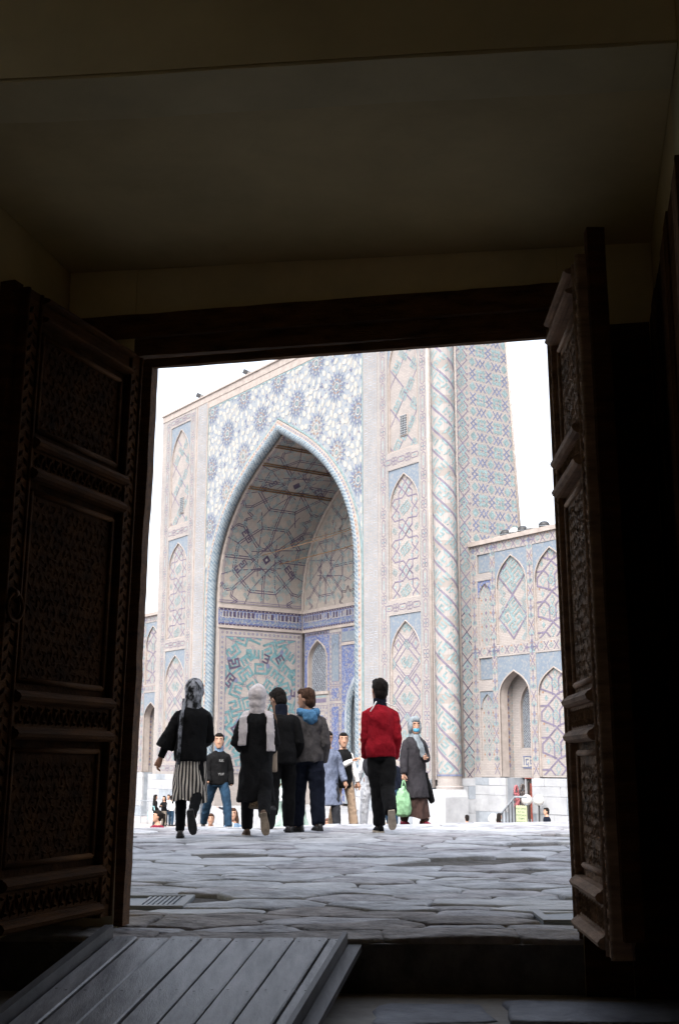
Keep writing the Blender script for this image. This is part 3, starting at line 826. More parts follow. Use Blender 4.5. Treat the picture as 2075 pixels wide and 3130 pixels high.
def pier(u0, u1, pu0, pu1, seed):
    zz = [(0.75, 7.72), (8.45, 14.95), (15.82, 22.55)]
    mb = MB(); mb.box(FF, u0, u1, 0, 23.2, -1.4, -.25, BK)
    mb.box(FF, u0, pu0, 0, 23.2, -.248, 0, BK); mb.box(FF, pu1, u1, 0, 23.2, -.248, 0, BK)
    prev = 0
    for z0, z1 in zz + [(23.2, 23.2)]:
        mb.box(FF, pu0 + .001, pu1 - .001, prev, z0, -.247, -.002, BK); prev = z1
    o = mb.build('pier', portal)
    for (z0, z1), kind, k in zip(zz, ('lattice', 'star', 'lozenge'), range(3)):
        arched_panel(portal, FF, pu0, pu1, z0, z1, 1.75 if k < 2 else 2.3, kind, -.12, seed + k, topz=z1 if k < 2 else z1 + .0)
    vu = (pu0 + pu1) / 2 + (.02 if pu0 < 10 else -.25)
    mb = MB(); mb.box(FF, vu - .30, vu + .30, 16.55, 17.65, -.119, -.075, TR); vt = mb.build('vent', portal)
    mb = MB(); mb.box(FF, vu - .25, vu + .25, 16.60, 17.60, -.0749, -.07, 'dark opening'); mb.build('opening', vt)
    mb = MB()
    for q in range(9): mb.tube([FF.P(vu - .25, 16.62 + q * .12, -.06), FF.P(vu + .25, 16.62 + q * .12, -.06)], .026, 'steel rail', 4)
    for q in range(4): mb.tube([FF.P(vu - .19 + q * .125, 16.60, -.055), FF.P(vu - .19 + q * .125, 17.60, -.055)], .018, 'steel rail', 4)
    mb.build('lattice', vt, kind='stuff')
    p = Pat(); rng = random.Random(seed)
    lo, hi = min(u0, u1), max(u0, u1)
    cl = pu0 - .36; cr = pu1 + .38
    chain_v(p, cl, .3, 23.1); chain_v(p, cr, .3, 23.1)
    for v in (8.08, 15.38, .42, 22.88): chain_h(p, pu0, pu1, v)
    for e in (cl - .27, cl + .27, cr - .27, cr + .27): p.rect(e - .012, e + .012, 0, 23.15, 'pale turquoise glaze')
    mb = MB(); p.emit(mb, lambda a, b, h: FF.P(a, b, h), rect_clip(u0, u1, 0, 23.2)); mb.build('border_inlay', portal, kind='stuff')
pier(-.1, 5.28, .82, 3.24, 31)
pier(21.72, 27.9, 24.0, 26.66, 41)
# pale lettered strips next to the arch
for u0, u1, sd in ((4.05, 5.22, 3), (21.80, 22.95, 4)):
    mb = MB(); mb.box(FF, u0, u1, .02, 23.18, .001, .018, 'pale brick'); o = mb.build('inscription_strip', portal)
    p = Pat(); inscription(p, u0 + .05, u1 - .05, .3, 23, random.Random(sd)); mb = MB(); p.emit(mb, lambda a, b, h: FF.P(a, b, .018 + h)); mb.build('lettering', o, kind='stuff')
# top band and coping
mb = MB(); mb.box(FF, -.1, 27.9, 23.203, 23.62, -1.4, .03, TR); mb.box(FF, -.2, 28.0, 23.622, 23.72, -1.4, .10, TR)
for u in (21.69, 23.1): mb.box(FF, u - .03, u + .03, .03, 23.2, -.2, .05, TR)
mb.build('cornice', portal)
mb = MB(); mb.box(FF, 5.29, 21.70, 22.76, 23.2, -1.3, .0, TR); mb.build('cornice_band', portal)
# spandrel with rosettes
mb = MB(); arch_plate(mb, FF, 5.29, 21.70, 10.0, 22.755, CX0, 8.0, 10.3, 20.1, -.6, -.02, 'spandrel mosaic', TR, 26)
mb.box(FF, 5.29, 5.449, 0, 9.995, -.5, -.02, 'spandrel mosaic'); mb.box(FF, 21.451, 21.70, 0, 9.995, -.5, -.02, 'spandrel mosaic')
spn = mb.build('spandrel', portal)
inn = arch_curve(CX0, 8.15, 10.3, 20.3, 40)
def outside_arch(u, z, mgn):
    x = abs(u - CX0)
    if z > 20.1 + mgn: return True
    y = (z - 10.3) / 9.8
    if y <= 0: return x > 8.0 + mgn
    for (a, b) in zip(AR, AR[1:]):
        if a[1] <= y <= b[1]:
            xx = a[0] + (b[0] - a[0]) * (y - a[1]) / (b[1] - a[1]); return x > 8.0 * xx + mgn
    return True
cent = []
for r_ in range(-2, 5):
    for c_ in range(-1, 7):
        u = 5.80 + 1.93 * (2 * c_ + (r_ % 2)) + .0; z = 22.38 - 1.84 * r_ * 1.0
        u = 13.44 + 1.93 * ((2 * (c_ - 3)) + (0 if r_ % 2 == 0 else 1)) if True else u
        if 4.6 < u < 22.4 and 9 < z < 23.6: cent.append((u, z))
spcl = rect_clip(5.42, 21.58, 10.3, 22.66)
def sp_emit(p, name, parent, kind=None, extra=0):
    mb = MB()
    for k, (pts, m, L) in enumerate(p.it):
        q = clip_poly(pts, spcl)
        if len(q) < 3: continue
        c = (sum(a for a, b in q) / len(q), sum(b for a, b in q) / len(q))
        if not all(outside_arch(a, b, .16) for a, b in q): continue
        mb.face([FF.P(a, b, -.02 + .006 * L + .0004 * (k % 5) + extra) for a, b in q], m, q)
    if mb.f: return mb.build(name, parent, kind=kind)
for (u, z) in cent:
    p = Pat()
    p.ngon(u, z, .66, 24, 'sky glaze', 1, sy=1.08)
    for k in range(20):
        a = 2 * pi * k / 20
        p.poly([(u + .58 * cos(a - .14), z + .63 * sin(a - .14)), (u + .86 * cos(a), z + .93 * sin(a)), (u + .58 * cos(a + .14), z + .63 * sin(a + .14))], 'sky glaze' if k % 2 else 'cobalt glaze', 2)
    for k in range(20):
        a = 2 * pi * (k + .5) / 20
        p.poly([(u + .53 * cos(a - .09), z + .57 * sin(a - .09)), (u + .62 * cos(a), z + .67 * sin(a)), (u + .53 * cos(a + .09), z + .57 * sin(a + .09)), (u + .46 * cos(a), z + .50 * sin(a))], 'cream glaze' if k % 2 else 'violet glaze', 3)
        p.poly([(u + .36 * cos(a - .12), z + .39 * sin(a - .12)), (u + .44 * cos(a), z + .47 * sin(a)), (u + .36 * cos(a + .12), z + .39 * sin(a + .12)), (u + .30 * cos(a), z + .32 * sin(a))], 'orange glaze' if k % 3 else 'cream glaze', 3)
    p.ring(u, z, .20, .06, 14, 'cream glaze', 4); p.ngon(u, z, .10, 8, 'turquoise glaze', 4)
    sp_emit(p, 'rosette', spn)
p = Pat(); rng = random.Random(77); pts = []
for (u, z) in cent:
    for k in range(12):
        a = 2 * pi * (k + .5) / 12; x, y = u + 1.06 * cos(a), z + 1.10 * sin(a)
        if all((x - q[0]) ** 2 + (y - q[1]) ** 2 > .115 for q in pts) and all((x - q[0]) ** 2 + ((y - q[1]) * .92) ** 2 > .9 for q in cent): pts.append((x, y, a))
for _ in range(9000):
    x, y = rng.uniform(5.4, 21.6), rng.uniform(10, 22.7)
    if all((x - q[0]) ** 2 + (y - q[1]) ** 2 > .125 for q in pts) and all((x - q[0]) ** 2 + ((y - q[1]) * .92) ** 2 > .86 for q in cent): pts.append((x, y, None))
for x, y, a in pts:
    if a is None and rng.random() < .22:
        p.star(x, y, .15, .07, 5, 'cobalt glaze' if rng.random() < .7 else 'sky glaze', 2, rng.uniform(0, 6))
    else:
        a = rng.uniform(0, 6.3) if a is None else a
        ca, sa = cos(a), sin(a); l, w = .205, .140
        p.poly([(x + l * cos(t) * ca - w * sin(t) * sa, y + l * cos(t) * sa + w * sin(t) * ca) for t in [2 * pi * k / 8 for k in range(8)]], 'cream glaze', 2)
for q in range(900):
    x, y = rng.uniform(5.4, 21.6), rng.uniform(10, 22.7)
    if all((x - c[0]) ** 2 + ((y - c[1]) * .92) ** 2 > .8 for c in cent): p.star(x, y, .075, .04, 5, rng.choice(['cobalt glaze', 'sky glaze', 'sky glaze', 'violet glaze']), 1, rng.uniform(0, 6))
sp_emit(p, 'mosaic_inlay', spn, 'stuff')
p = Pat(); p.rect(5.32, 5.41, 0, 22.64, 'turquoise glaze', 2); p.rect(21.58, 21.67, 0, 22.64, 'turquoise glaze', 2); p.rect(5.32, 21.67, 22.64, 22.73, 'turquoise glaze', 2); mb = MB(); p.emit(mb, lambda a, b, h: FF.P(a, b, -.02 + h)); mb.build('edge_band', spn)
mb = MB(); arch_strip(mb, FF, CX0, 8.0, 10.3, 20.1, .10, 0, -.02, .02, 'turquoise glaze', 26); mb.build('edge_band', spn)
# cream dotted moulding and turquoise rope
mb = MB(); arch_strip(mb, FF, CX0, 7.70, 10.3, 19.72, .295, 0.0, -.3, .05, TR, 26); mo = mb.build('arch_moulding', portal)
p = Pat(); c0 = [(CX0 - 7.85, .2)] + arch_curve(CX0, 7.85, 10.3, 19.9, 60) + [(CX0 + 7.85, .2)]; acc = 0
for a, b in zip(c0, c0[1:]):
    l = math.hypot(b[0] - a[0], b[1] - a[1]); t = acc
    while t < l:
        x, y = a[0] + (b[0] - a[0]) * t / l, a[1] + (b[1] - a[1]) * t / l; p.ngon(x, y, .062, 6, 'orange glaze' if int(x * 9 + y * 9) % 3 else 'cobalt glaze', 1); t += .24
    acc = t - l
mb = MB(); p.emit(mb, lambda a, b, h: FF.P(a, b, .05 + h)); mb.build('dots', mo, kind='stuff')
def rope(parent, fr, cx, half, zs, za, zb, r, h, strands, pitch, mats, sub=None, n_a=14):
    c = [(cx - half, zb)] + arch_curve(cx, half, zs, za, 48) + [(cx + half, zb)]
    L = [0]
    for a, b in zip(c, c[1:]): L.append(L[-1] + math.hypot(b[0] - a[0], b[1] - a[1]))
    step = pitch / strands / 3.4; n = int(L[-1] / step); mb = MB(); rings = []; i = 0
    for k in range(n + 1):
        s = L[-1] * k / n
        while i < len(L) - 2 and L[i + 1] < s: i += 1
        f = (s - L[i]) / (L[i + 1] - L[i]); a, b = c[i], c[i + 1]; x, y = a[0] + (b[0] - a[0]) * f, a[1] + (b[1] - a[1]) * f
        d = math.hypot(b[0] - a[0], b[1] - a[1]); tx, ty = (b[0] - a[0]) / d, (b[1] - a[1]) / d
        ring = []
        for j in range(n_a):
            th = 2 * pi * j / n_a; rr = r * (1 + .09 * cos(strands * (th - 2 * pi * s / pitch)))
            ring.append(fr.P(x - ty * rr * cos(th), y + tx * rr * cos(th), h + rr * sin(th)))
        rings.append(mb.idx(ring))
    for k in range(n):
        for j in range(n_a):
            ph = (strands * ((j + .5) / n_a - (k + .5) * L[-1] / n / pitch)) % 1
            mb.ifc((rings[k][j], rings[k][(j + 1) % n_a], rings[k + 1][(j + 1) % n_a], rings[k + 1][j]), mats[0] if ph < .3 or ph > .7 else mats[1])
    return mb.build('arch_rope', parent, True)
rope(portal, FF, CX0, 7.60, 10.3, 19.58, 0.0, .27, -.16, 6, 1.35, ('rope turquoise', 'rope blue'), n_a=18)
# ------------------------------------------------------------------ vaulted niche behind the arch
DB = 6.6; HV = 7.22; ZS, ZA = 10.3, 19.3
mb = MB(); arch_strip(mb, FF, CX0, HV, ZS, ZA, .6, -.2, -.6, -.45, TR, 26); mb.build('arch_reveal', portal)
vc = arch_curve(CX0, HV, ZS, ZA, 30)
mb = MB(); l = 0
for a, b in zip(vc, vc[1:]):
    d = math.hypot(b[0] - a[0], b[1] - a[1])
    mb.face([FF.P(*a, -.45), FF.P(*b, -.45), FF.P(*b, -DB), FF.P(*a, -DB)], 'vault brick', [(l, 0), (l + d, 0), (l + d, DB), (l, DB)]); l += d
vault = mb.build('vault', portal)
half_c = arch_curve(CX0, HV, ZS, ZA, 30)[30:][::-1]          # left half (larger u), apex first -> reversed to springing first
half_c = [q for q in arch_curve(CX0, HV, ZS, ZA, 30) if q[0] >= CX0 - 1e-6]; half_c.sort(key=lambda q: q[1])
HL = [0]
for a, b in zip(half_c, half_c[1:]): HL.append(HL[-1] + math.hypot(b[0] - a[0], b[1] - a[1]))
def vmap(d, s, h):
    s = max(0, min(HL[-1] - 1e-4, s)); i = 0
    while i < len(HL) - 2 and HL[i + 1] < s: i += 1
    f = (s - HL[i]) / (HL[i + 1] - HL[i]); a, b = half_c[i], half_c[i + 1]
    tx, ty = b[0] - a[0], b[1] - a[1]; q = math.hypot(tx, ty); tx /= q; ty /= q
    return FF.P(a[0] + (b[0] - a[0]) * f - ty * h, a[1] + (b[1] - a[1]) * f + tx * h, -d)
SV = HL[-1]
def strap_cell(p, x0, x1, s0, H, w=.055, gap=.13, m=V_):
    """one repeat of an eight pointed star lattice drawn in paired lines; quarter stars sit on the corners"""
    W = x1 - x0; cx, cs = x0 + W / 2, s0 + H / 2; sx, sy = W / 6.1, H / 6.1
    def star(ax, as_, R, q=8, off=0.0):
        pts = []
        for k in range(16):
            r_ = R if k % 2 == 0 else R * .66; a = off + pi * k / 8
            pts.append((ax + sx * r_ * cos(a), as_ + sy * r_ * sin(a)))
        for a, b in zip(pts, pts[1:] + pts[:1]): p.dbl(a, b, gap * .8, w * .85, m)
        return pts
    pts = star(cx, cs, 1.15)
    for k in range(8):
        a = pi * k / 4; r0, r1 = 1.15, (3.05 if k % 2 == 0 else 3.15)
        p.dbl((cx + sx * r0 * cos(a), cs + sy * r0 * sin(a)), (cx + sx * r1 * cos(a), cs + sy * r1 * sin(a)), gap, w, m)
    oc = [(cx + sx * 2.5 * cos(pi / 8 + pi * k / 4), cs + sy * 2.5 * sin(pi / 8 + pi * k / 4)) for k in range(8)]
    for a, b in zip(oc, oc[1:] + oc[:1]): p.dbl(a, b, gap, w, m)
    for k, (a, b) in enumerate(oc):
        q = oc[(k + 3) % 8]; p.line((a, b), (cx + (q[0] - cx) * .52, cs + (q[1] - cs) * .52), w * .9, m)
        p.line((a, b), (cx + (a - cx) * 1.5, cs + (b - cs) * 1.5), w * .9, m)
    for ax in (x0, x1):
        for as_ in (s0, s0 + H): star(ax, as_, 1.15)
rngv = random.Random(5)
p = Pat(seg=.3)
kufic_fill(p, .6, 6.55, .3, SV, .50, .052, 'turquoise glaze', rngv, .785, .72)
strap_cell(p, .62, 6.5, .2, 5.4, .062, .15, 'strap violet'); strap_cell(p, .62, 6.5, 5.6, 5.4, .062, .15, 'strap violet')
for e in (.60, .70, 6.42, 6.52): p.line((e, 0), (e, SV), .035, V_)
for e in (.06, .18): p.line((.5, e), (6.6, e), .04, V_)
for (d, s, a) in ((1.75, 2.3, .8), (5.4, 2.3, -.8), (1.75, 4.3, -.8), (5.4, 4.3, .8), (1.75, 8.0, .8), (5.4, 8.0, -.8)):
    p.glyph(G['ee'], d - .24 * cos(a), s - .24 * sin(a), .09, a, 'strap violet', 3); p.glyph(G['muh'], d + .26 * cos(a), s + .26 * sin(a), .075, a, 'strap violet', 3)
p.diamond(3.56, 2.9, .30, .32, 'dark violet glaze', 3); p.diamond(3.56, 2.9, .10, .11, 'cream glaze', 4); p.diamond(3.56, 8.3, .28, .30, 'dark violet glaze', 3)
mb = MB(); p.emit(mb, lambda a, b, h: vmap(a, b, h), rect_clip(.5, 6.58, .02, SV - .05)); mb.build('strapwork', vault, kind='stuff')
for s_z in (17.0, 17.95, 18.75):
    s = [HL[i] for i in range(len(half_c)) if half_c[i][1] >= s_z - .12][0]
    for ds in (-.085, .085):
        mb = MB(); a, b = vmap(.46, s + ds, .05), vmap(6.58, s + ds, .05)
        mb.tube([a, (a + b) / 2, b], .034, 'batten brown', 6); mb.build('batten', vault)
# tie wires across the niche
for (ua, za_, da, ub, zb_, db, r_) in ((20.2, 13.4, 3.2, 6.6, 13.9, 3.6, .022), (20.3, 13.0, 4.6, 6.5, 13.3, 4.6, .03), (20.0, 14.0, 4.4, 6.9, 14.3, 4.4, .018)):
    mb = MB(); mb.tube([FF.P(ua, za_, -da), FF.P((ua + ub) / 2, (za_ + zb_) / 2 - .12, -(da + db) / 2), FF.P(ub, zb_, -db)], r_, 'batten brown', 6); mb.build('tie_wire', portal)
# niche walls
LW = Frame(FF.P(CX0 + HV, 0, 0), PB, UPV, -PA)               # left wall: u = depth
RW = Frame(FF.P(CX0 - HV, 0, 0), PB, UPV, PA)
BW = Frame(FF.P(0, 0, -DB), PA, UPV, -PB)                    # back wall
BWd = BW.at(0, 0, -.30)
mb = MB(); mb.box(LW, .44, DB, GZ, 10.32, -.3, -.02, BK); lw = mb.build('niche_wall', portal)
mb = MB(); mb.box(RW, .44, DB, GZ, 10.32, -.3, -.02, BK); rw = mb.build('niche_wall', portal)
mb = MB(); mb.box(BW, CX0 - HV - .3, CX0 + HV + .3, GZ, 19.6, -.7, -.32, BK); mb.box(BW, CX0 - HV - .3, CX0 + HV + .3, 8.76, 19.6, -.318, 0, 'vault brick'); bw = mb.build('niche_wall', portal)
p = Pat(); kufic_fill(p, CX0 - 7, CX0 + 7, 10.5, 19, .50, .050, 'turquoise glaze', rngv, .785, .7)
for k in range(3): strap_cell(p, CX0 + 7.0 - 4.7 * (k + 1), CX0 + 7.0 - 4.7 * k, 10.4, 4.5, .045, .11, 'strap violet'); strap_cell(p, CX0 + 7.0 - 4.7 * (k + 1), CX0 + 7.0 - 4.7 * k, 14.9, 4.5, .045, .11, 'strap violet')
mb = MB()
for k, (pts, m, L) in enumerate(p.it):
    def ins(a, b):
        y = (b - ZS) / (ZA - ZS); 
        if y < 0: return True
        for (q, r_) in zip(AR, AR[1:]):
            if q[1] <= y <= r_[1]: return abs(a - CX0) < (HV - .2) * (q[0] + (r_[0] - q[0]) * (y - q[1]) / (r_[1] - q[1]))
        return False
    if all(ins(a, b) for a, b in pts): mb.face([BW.P(a, b, .006 * L + .0004 * (k % 5)) for a, b in pts], m, pts)
mb.build('strapwork', bw, kind='stuff')
mb = MB(); arch_strip(mb, BW, CX0, HV - .20, ZS, ZA - .25, .19, 10.2, .0, .10, TR, 26); mb.build('vault_rib', portal)
# lettered cobalt band round the three walls
def band(fr, a, b, sd):
    mb = MB(); mb.box(fr, a, b, 8.95, 10.0, .0, .03, 'cobalt mosaic'); o = mb.build('inscription_band', portal)
    p = Pat(); rng = random.Random(sd); u = a + .1
    while u < b - .25:
        w = rng.choice((.16, .2, .26)); k = rng.randrange(3)
        if k != 2: p.rect(u, u + w * .8, 9.45, 9.8, 'dark violet glaze', 1)
        p.line((u, 9.42), (u, 9.82), .035, 'cream glaze', 2); p.pl([(u, 9.44 + .05 * k), (u + w, 9.42), (u + w, 9.6 + .06 * k)], .03, 'cream glaze', 2)
        p.pl([(u + .02, 9.34), (u + w * .6, 9.12 + .05 * k), (u + w * 1.1, 9.3)], .03, 'pale turquoise glaze', 2); p.line((u + w * .5, 9.16), (u + w * 1.2, 9.2), .025, 'cream glaze', 2)
        u += w + .05
    u = a + .06
    while u < b: p.ngon(u, 9.93, .035, 6, 'cream glaze', 2); p.ngon(u + .1, 9.0, .035, 6, 'cream glaze', 2); u += .27
    p.rect(a, b, 9.87, 9.99, 'dark violet glaze', 1); p.rect(a, b, 8.96, 9.06, 'dark violet glaze', 1)
    mb = MB(); p.emit(mb, lambda x, y, h: fr.P(x, y, .03 + h)); mb.build('lettering', o, kind='stuff')
    mb = MB(); mb.box(fr, a, b, 10.0, 10.2, .001, .07, TR); mb.box(fr, a, b, 8.78, 8.95, .001, .07, TR); mb.build('band_moulding', portal)
band(LW, .46, DB - .08, 1); band(RW, .46, DB - .08, 2); band(BW, CX0 - HV + .08, CX0 + HV - .08, 3)
def dotted_border(p, u0, u1, z0, z1, w, m1='violet glaze', pitch=.3):
    """frame of hexagon dots between two fine lines"""
    def run(a, b):
        l = math.hypot(b[0] - a[0], b[1] - a[1]); n = max(1, int(l / pitch))
        for k in range(n + 1):
            x, y = a[0] + (b[0] - a[0]) * k / n, a[1] + (b[1] - a[1]) * k / n
            p.ngon(x, y, .085, 6, m1 if k % 2 else 'cobalt glaze', 1); p.ngon(x, y, .03, 4, 'cream glaze', 2)
    h = w / 2
    run((u0 + h, z0 + h), (u1 - h, z0 + h)); run((u0 + h, z1 - h), (u1 - h, z1 - h)); run((u0 + h, z0 + h), (u0 + h, z1 - h)); run((u1 - h, z0 + h), (u1 - h, z1 - h))
    p.outline(u0 + .02, u1 - .02, z0 + .02, z1 - .02, .03, m1); p.outline(u0 + w, u1 - w, z0 + w, z1 - w, .04, m1)
def great_panel(fr, u0, u1, z0, z1, sd):
    mb = MB(); mb.box(fr, u0, u1, z0, z1, -.02, .02, BK); o = mb.build('kufic_panel', portal)
    p = Pat(); dotted_border(p, u0, u1, z0, z1, .42)
    cl = rect_clip(u0 + .46, u1 - .46, z0 + .46, z1 - .46); q = Pat(); cx, cz = (u0 + u1) / 2, 4.55
    for (cx_, cz_) in ((cx, cz), (cx - 3.1, cz + 4.3), (cx + 3.1, cz + 4.3), (cx - 3.1, cz - 4.3), (cx + 3.1, cz - 4.3)):
        for k in range(10):
            a = pi / 2 + k * pi / 5
            def at(r_, da=0): return (cx_ + r_ * cos(a + da), cz_ + r_ * sin(a + da))
            if k % 2: q.glyph(G[KF[k % 5]], *at(.95), .12, a + pi / 2, 'bright turquoise glaze')
            q.glyph(G[KF[(k + 1) % 5]], *at(1.85), .14, a + pi / 2, 'bright turquoise glaze')
            q.glyph(G['comb' if k % 2 else 'allah'], *at(2.78, .17), .14, a - pi / 2, 'bright turquoise glaze')
            q.dbl(at(.45), at(1.35, .31), .11, .026, V_); q.dbl(at(1.35, .31), at(2.3), .11, .026, V_); q.dbl(at(2.3), at(1.35, -.31), .11, .026, V_); q.dbl(at(2.3), at(3.3, .2), .11, .026, V_)
            if k % 2 == 0:
                q.glyph(G['muh' if k % 4 else 'ee'], *at(2.5, -.14), .115, a + 1.2, 'strap violet', 3)
                q.ngon(*at(2.1, -.24), .16, 6, 'cobalt glaze', 3)
    mb = MB(); p.emit(mb, lambda x, y, h: fr.P(x, y, .02 + h)); q.emit(mb, lambda x, y, h: fr.P(x, y, .02 + h), cl); mb.build('strapwork', o, kind='stuff')
great_panel(LW, .55, 6.5, .1, 8.72, 1); great_panel(RW, .55, 6.5, .1, 8.72, 2)
# back wall, lower storey: two windows, slim panels and the doorway arch
def back_bay(sg):
    X = lambda u: CX0 + sg * (u - CX0)
    def pr(a, b): return (min(X(a), X(b)), max(X(a), X(b)))
    a, b = pr(17.72, 20.40); mb = MB()
    arch_plate(mb, BW, a, b, 5.05, 8.55, X(18.95), 1.0, 6.9, 8.18, -.30, .0, 'cobalt mosaic', TR, 12)
    mb.box(BW, a, b, GZ, 5.049, -.3, 0, BK); o = mb.build('window_bay', portal)
    mb = MB(); mb.box(BWd, X(18.95) - 1.02, X(18.95) + 1.02, 5.0, 8.2, .0, .03, 'grille mosaic'); w_ = mb.build('window', portal)
    mb = MB(); k = 0
    for k in range(-9, 20):
        for s in (1, -1):
            p1 = (X(18.95) - 1, 5.1 + k * .24); p2 = (X(18.95) + 1, 5.1 + k * .24 + s * 2.0)
            mb.tube([BWd.P(*p1, .06), BWd.P(*p2, .06)], .018, 'steel rail', 4)
    mb.build('lattice', w_, kind='stuff')
    mb = MB(); arch_strip(mb, BW, X(18.95), 1.0, 6.9, 8.18, .07, 5.06, 0, .06, TR, 12); mb.box(BW, a, b, 4.86, 5.05, .001, .07, TR); mb.build('window_frame', w_)
    p = Pat(); dotted_border(p, a, b, 8.5, 8.77, .2); p.rect(a + .3, b - .3, 4.35, 4.6, V_); p.rect(a + .3, b - .3, 4.68, 4.78, 'pale turquoise glaze')
    dotted_border(p, a + .1, b - .1, .3, 4.2, .34); mb = MB(); p.emit(mb, lambda x, y, h: BW.P(x, y, h + .001)); mb.build('border_inlay', portal, kind='stuff')
    mb = MB(); mb.box(BW, a + .62, b - .62, .9, 3.6, .001, .02, 'cobalt mosaic'); mb.build('tile_panel', portal)
    a, b = pr(16.42, 17.70); mb = MB(); mb.box(BW, a, b, GZ, 8.76, -.3, 0, BK); mb.build('pilaster', portal)
    p = Pat(); 
    for z0, z1 in ((5.4, 8.5), (4.45, 5.25), (1.2, 4.2)):
        dotted_border(p, a + .04, b - .04, z0 - .06, z1 + .06, .2); 
    mb = MB(); p.emit(mb, lambda x, y, h: BW.P(x, y, h + .001)); mb.build('border_inlay', portal, kind='stuff')
    mb = MB(); arch_plate(mb, BW, a + .26, b - .26, 5.55, 8.42, (a + b) / 2, .32, 7.3, 7.9, .002, .03, 'sky glaze', TR, 8); mb.box(BW, a + .28, b - .28, 5.56, 7.95, .001, .006, 'blue mosaic')
    mb.box(BW, a + .3, b - .3, 4.55, 5.15, .001, .02, 'cobalt mosaic'); mb.box(BW, a + .3, b - .3, 1.3, 4.05, .001, .02, 'cobalt mosaic'); mb.build('tile_panel', portal)
back_bay(1); back_bay(-1)
mb = MB(); arch_plate(mb, BW, CX0 - 2.95, CX0 + 2.95, -1.6, 8.74, CX0, 2.1, 3.4, 6.35, -.3, .0, 'cobalt mosaic', 'marble grey', 16); mb.box(BWd, CX0 - 2.2, CX0 + 2.2, GZ, 6.5, 0, .02, 'dark opening'); mb.build('doorway', portal)
mb = MB(); arch_strip(mb, BW, CX0, 2.1, 3.4, 6.35, .45, -1.6, 0, .09, 'marble grey', 16); mb.build('doorway_moulding', portal)
rope(portal, BW, CX0, 2.12, 3.4, 6.38, -1.6, .17, .05, 4, 1.2, ('rope turquoise', 'rope blue'), n_a=10)
mb = MB(); mb.box(BW, CX0 - 2.9, CX0 + 2.9, 7.9, 8.5, .001, .03, 'blue mosaic'); mb.box(BW, CX0 - 2.9, CX0 + 2.9, 7.68, 7.86, .001, .05, TR); mb.build('tile_panel', portal)
# floor of the niche
mb = MB(); mb.box(FF, 6.0, 21.0, GZ, -1.75, -DB, -.2, 'marble'); mb.build('niche_step', portal)

# ------------------------------------------------------------------ corner column with spiral bands
CCu, CCb, CR_ = -.38, .55, .56
def cyl(s, z, h):
    th = s / CR_; r_ = CR_ + h
    return FF.P(CCu - r_ * sin(th), z, -CCb + r_ * cos(th))
mb = MB(); n = 28
rings = [[cyl(2 * pi * CR_ * j / n, z, dr) for j in range(n)] for z, dr in ((-.42, .06), (-.30, .06), (-.26, .0), (.05, 0), (23.6, 0))]
mb.loft(rings, BK, True)
mb.uv = [[(a * 2 * pi * CR_, b) for a, b in q] for q in mb.uv]
cc = mb.build('corner_column', portal, smooth=False)
p = Pat(seg=.16); C2 = 2 * pi * CR_; sl = -.95
def on(s, z): return (s, z)
k = 0; per = 1.07; z = .9
while z < 25.5:
    s0, s1 = -.75, 2.05
    p.dbl((s0, z), (s1, z + sl * (s1 - s0)), .05, .042, V_)
    x = s0 + .1; q = 0
    while x < s1:
        p.glyph(G[KF[(q + k) % 5]], x, z + sl * (x - s0) + per * .5 + .02, .092, atan2(sl, 1) + (0 if q % 2 else pi / 2), 'turquoise glaze'); x += .50; q += 1
    z += per; k += 1
for s in (-.9, 2.2): p.line((s, 0), (s, 23.5), .03, V_)
mb = MB(); p.emit(mb, cyl, [(-.9, .28), (2.3, .28), (2.3, 23.5), (-.9, 23.5)], .005); mb.build('strapwork', cc, kind='stuff')
mb = MB(); mb.loft([[cyl(C2 * j / n, z_, .015) for j in range(n)] for z_ in (.16, .24)], 'cobalt glaze'); mb.build('tile_ring', cc)
mb = MB(); mb.tube([FF.P(.03, -.35, .03), FF.P(.03, 23.4, .03)], .085, TR, 10); mb.build('bead_shaft', portal, smooth=True)
mb = MB(); mb.tube([SF.P(1.17, 0, .04), SF.P(1.17, 23.4, .04)], .075, TR, 10); mb.build('bead_shaft', portal, smooth=True)
# ------------------------------------------------------------------ side face, leaning back
def bbk(z): return 4.70 + (21.4 - z) * .0586
mb = MB(); q = [(.9, GZ), (bbk(GZ), GZ), (bbk(23.6), 23.6), (.9, 23.6)]
mb.face([SF.P(*a, 0) for a in q], BK, q)
def rear(ua, ub, za, zb):
    mb.face([SF.P(bbk(za), za, -(ua + .55)), SF.P(bbk(za), za, -(ub + .55)), SF.P(bbk(zb), zb, -(ub + .55)), SF.P(bbk(zb), zb, -(ua + .55))], BK)
rear(-.55, 5.9, GZ, 23.6); rear(21.0, 27.85, GZ, 23.6); rear(5.9, 21.0, 19.8, 23.6)
mb.box(FF, 5.3, 5.9, GZ, 20.0, -7.4, -1.0, BK); mb.box(FF, 21.0, 21.6, GZ, 20.0, -7.4, -1.0, BK); mb.box(FF, 5.3, 21.6, 20.0, 20.4, -7.4, -1.0, BK)
mb.face([SF.P(bbk(23.6), 23.6, 0), SF.P(bbk(23.6), 23.6, -27.3), SF.P(1.4, 23.6, -27.3), SF.P(1.4, 23.6, 0)], BK)
q = [(.9, GZ), (bbk(GZ), GZ), (bbk(23.6), 23.6), (.9, 23.6)]; mb.face([SF.P(*a, -28.4) for a in q], BK, q)
sw = mb.build('side_wall', portal)
p = Pat()
z = 24; j = 0
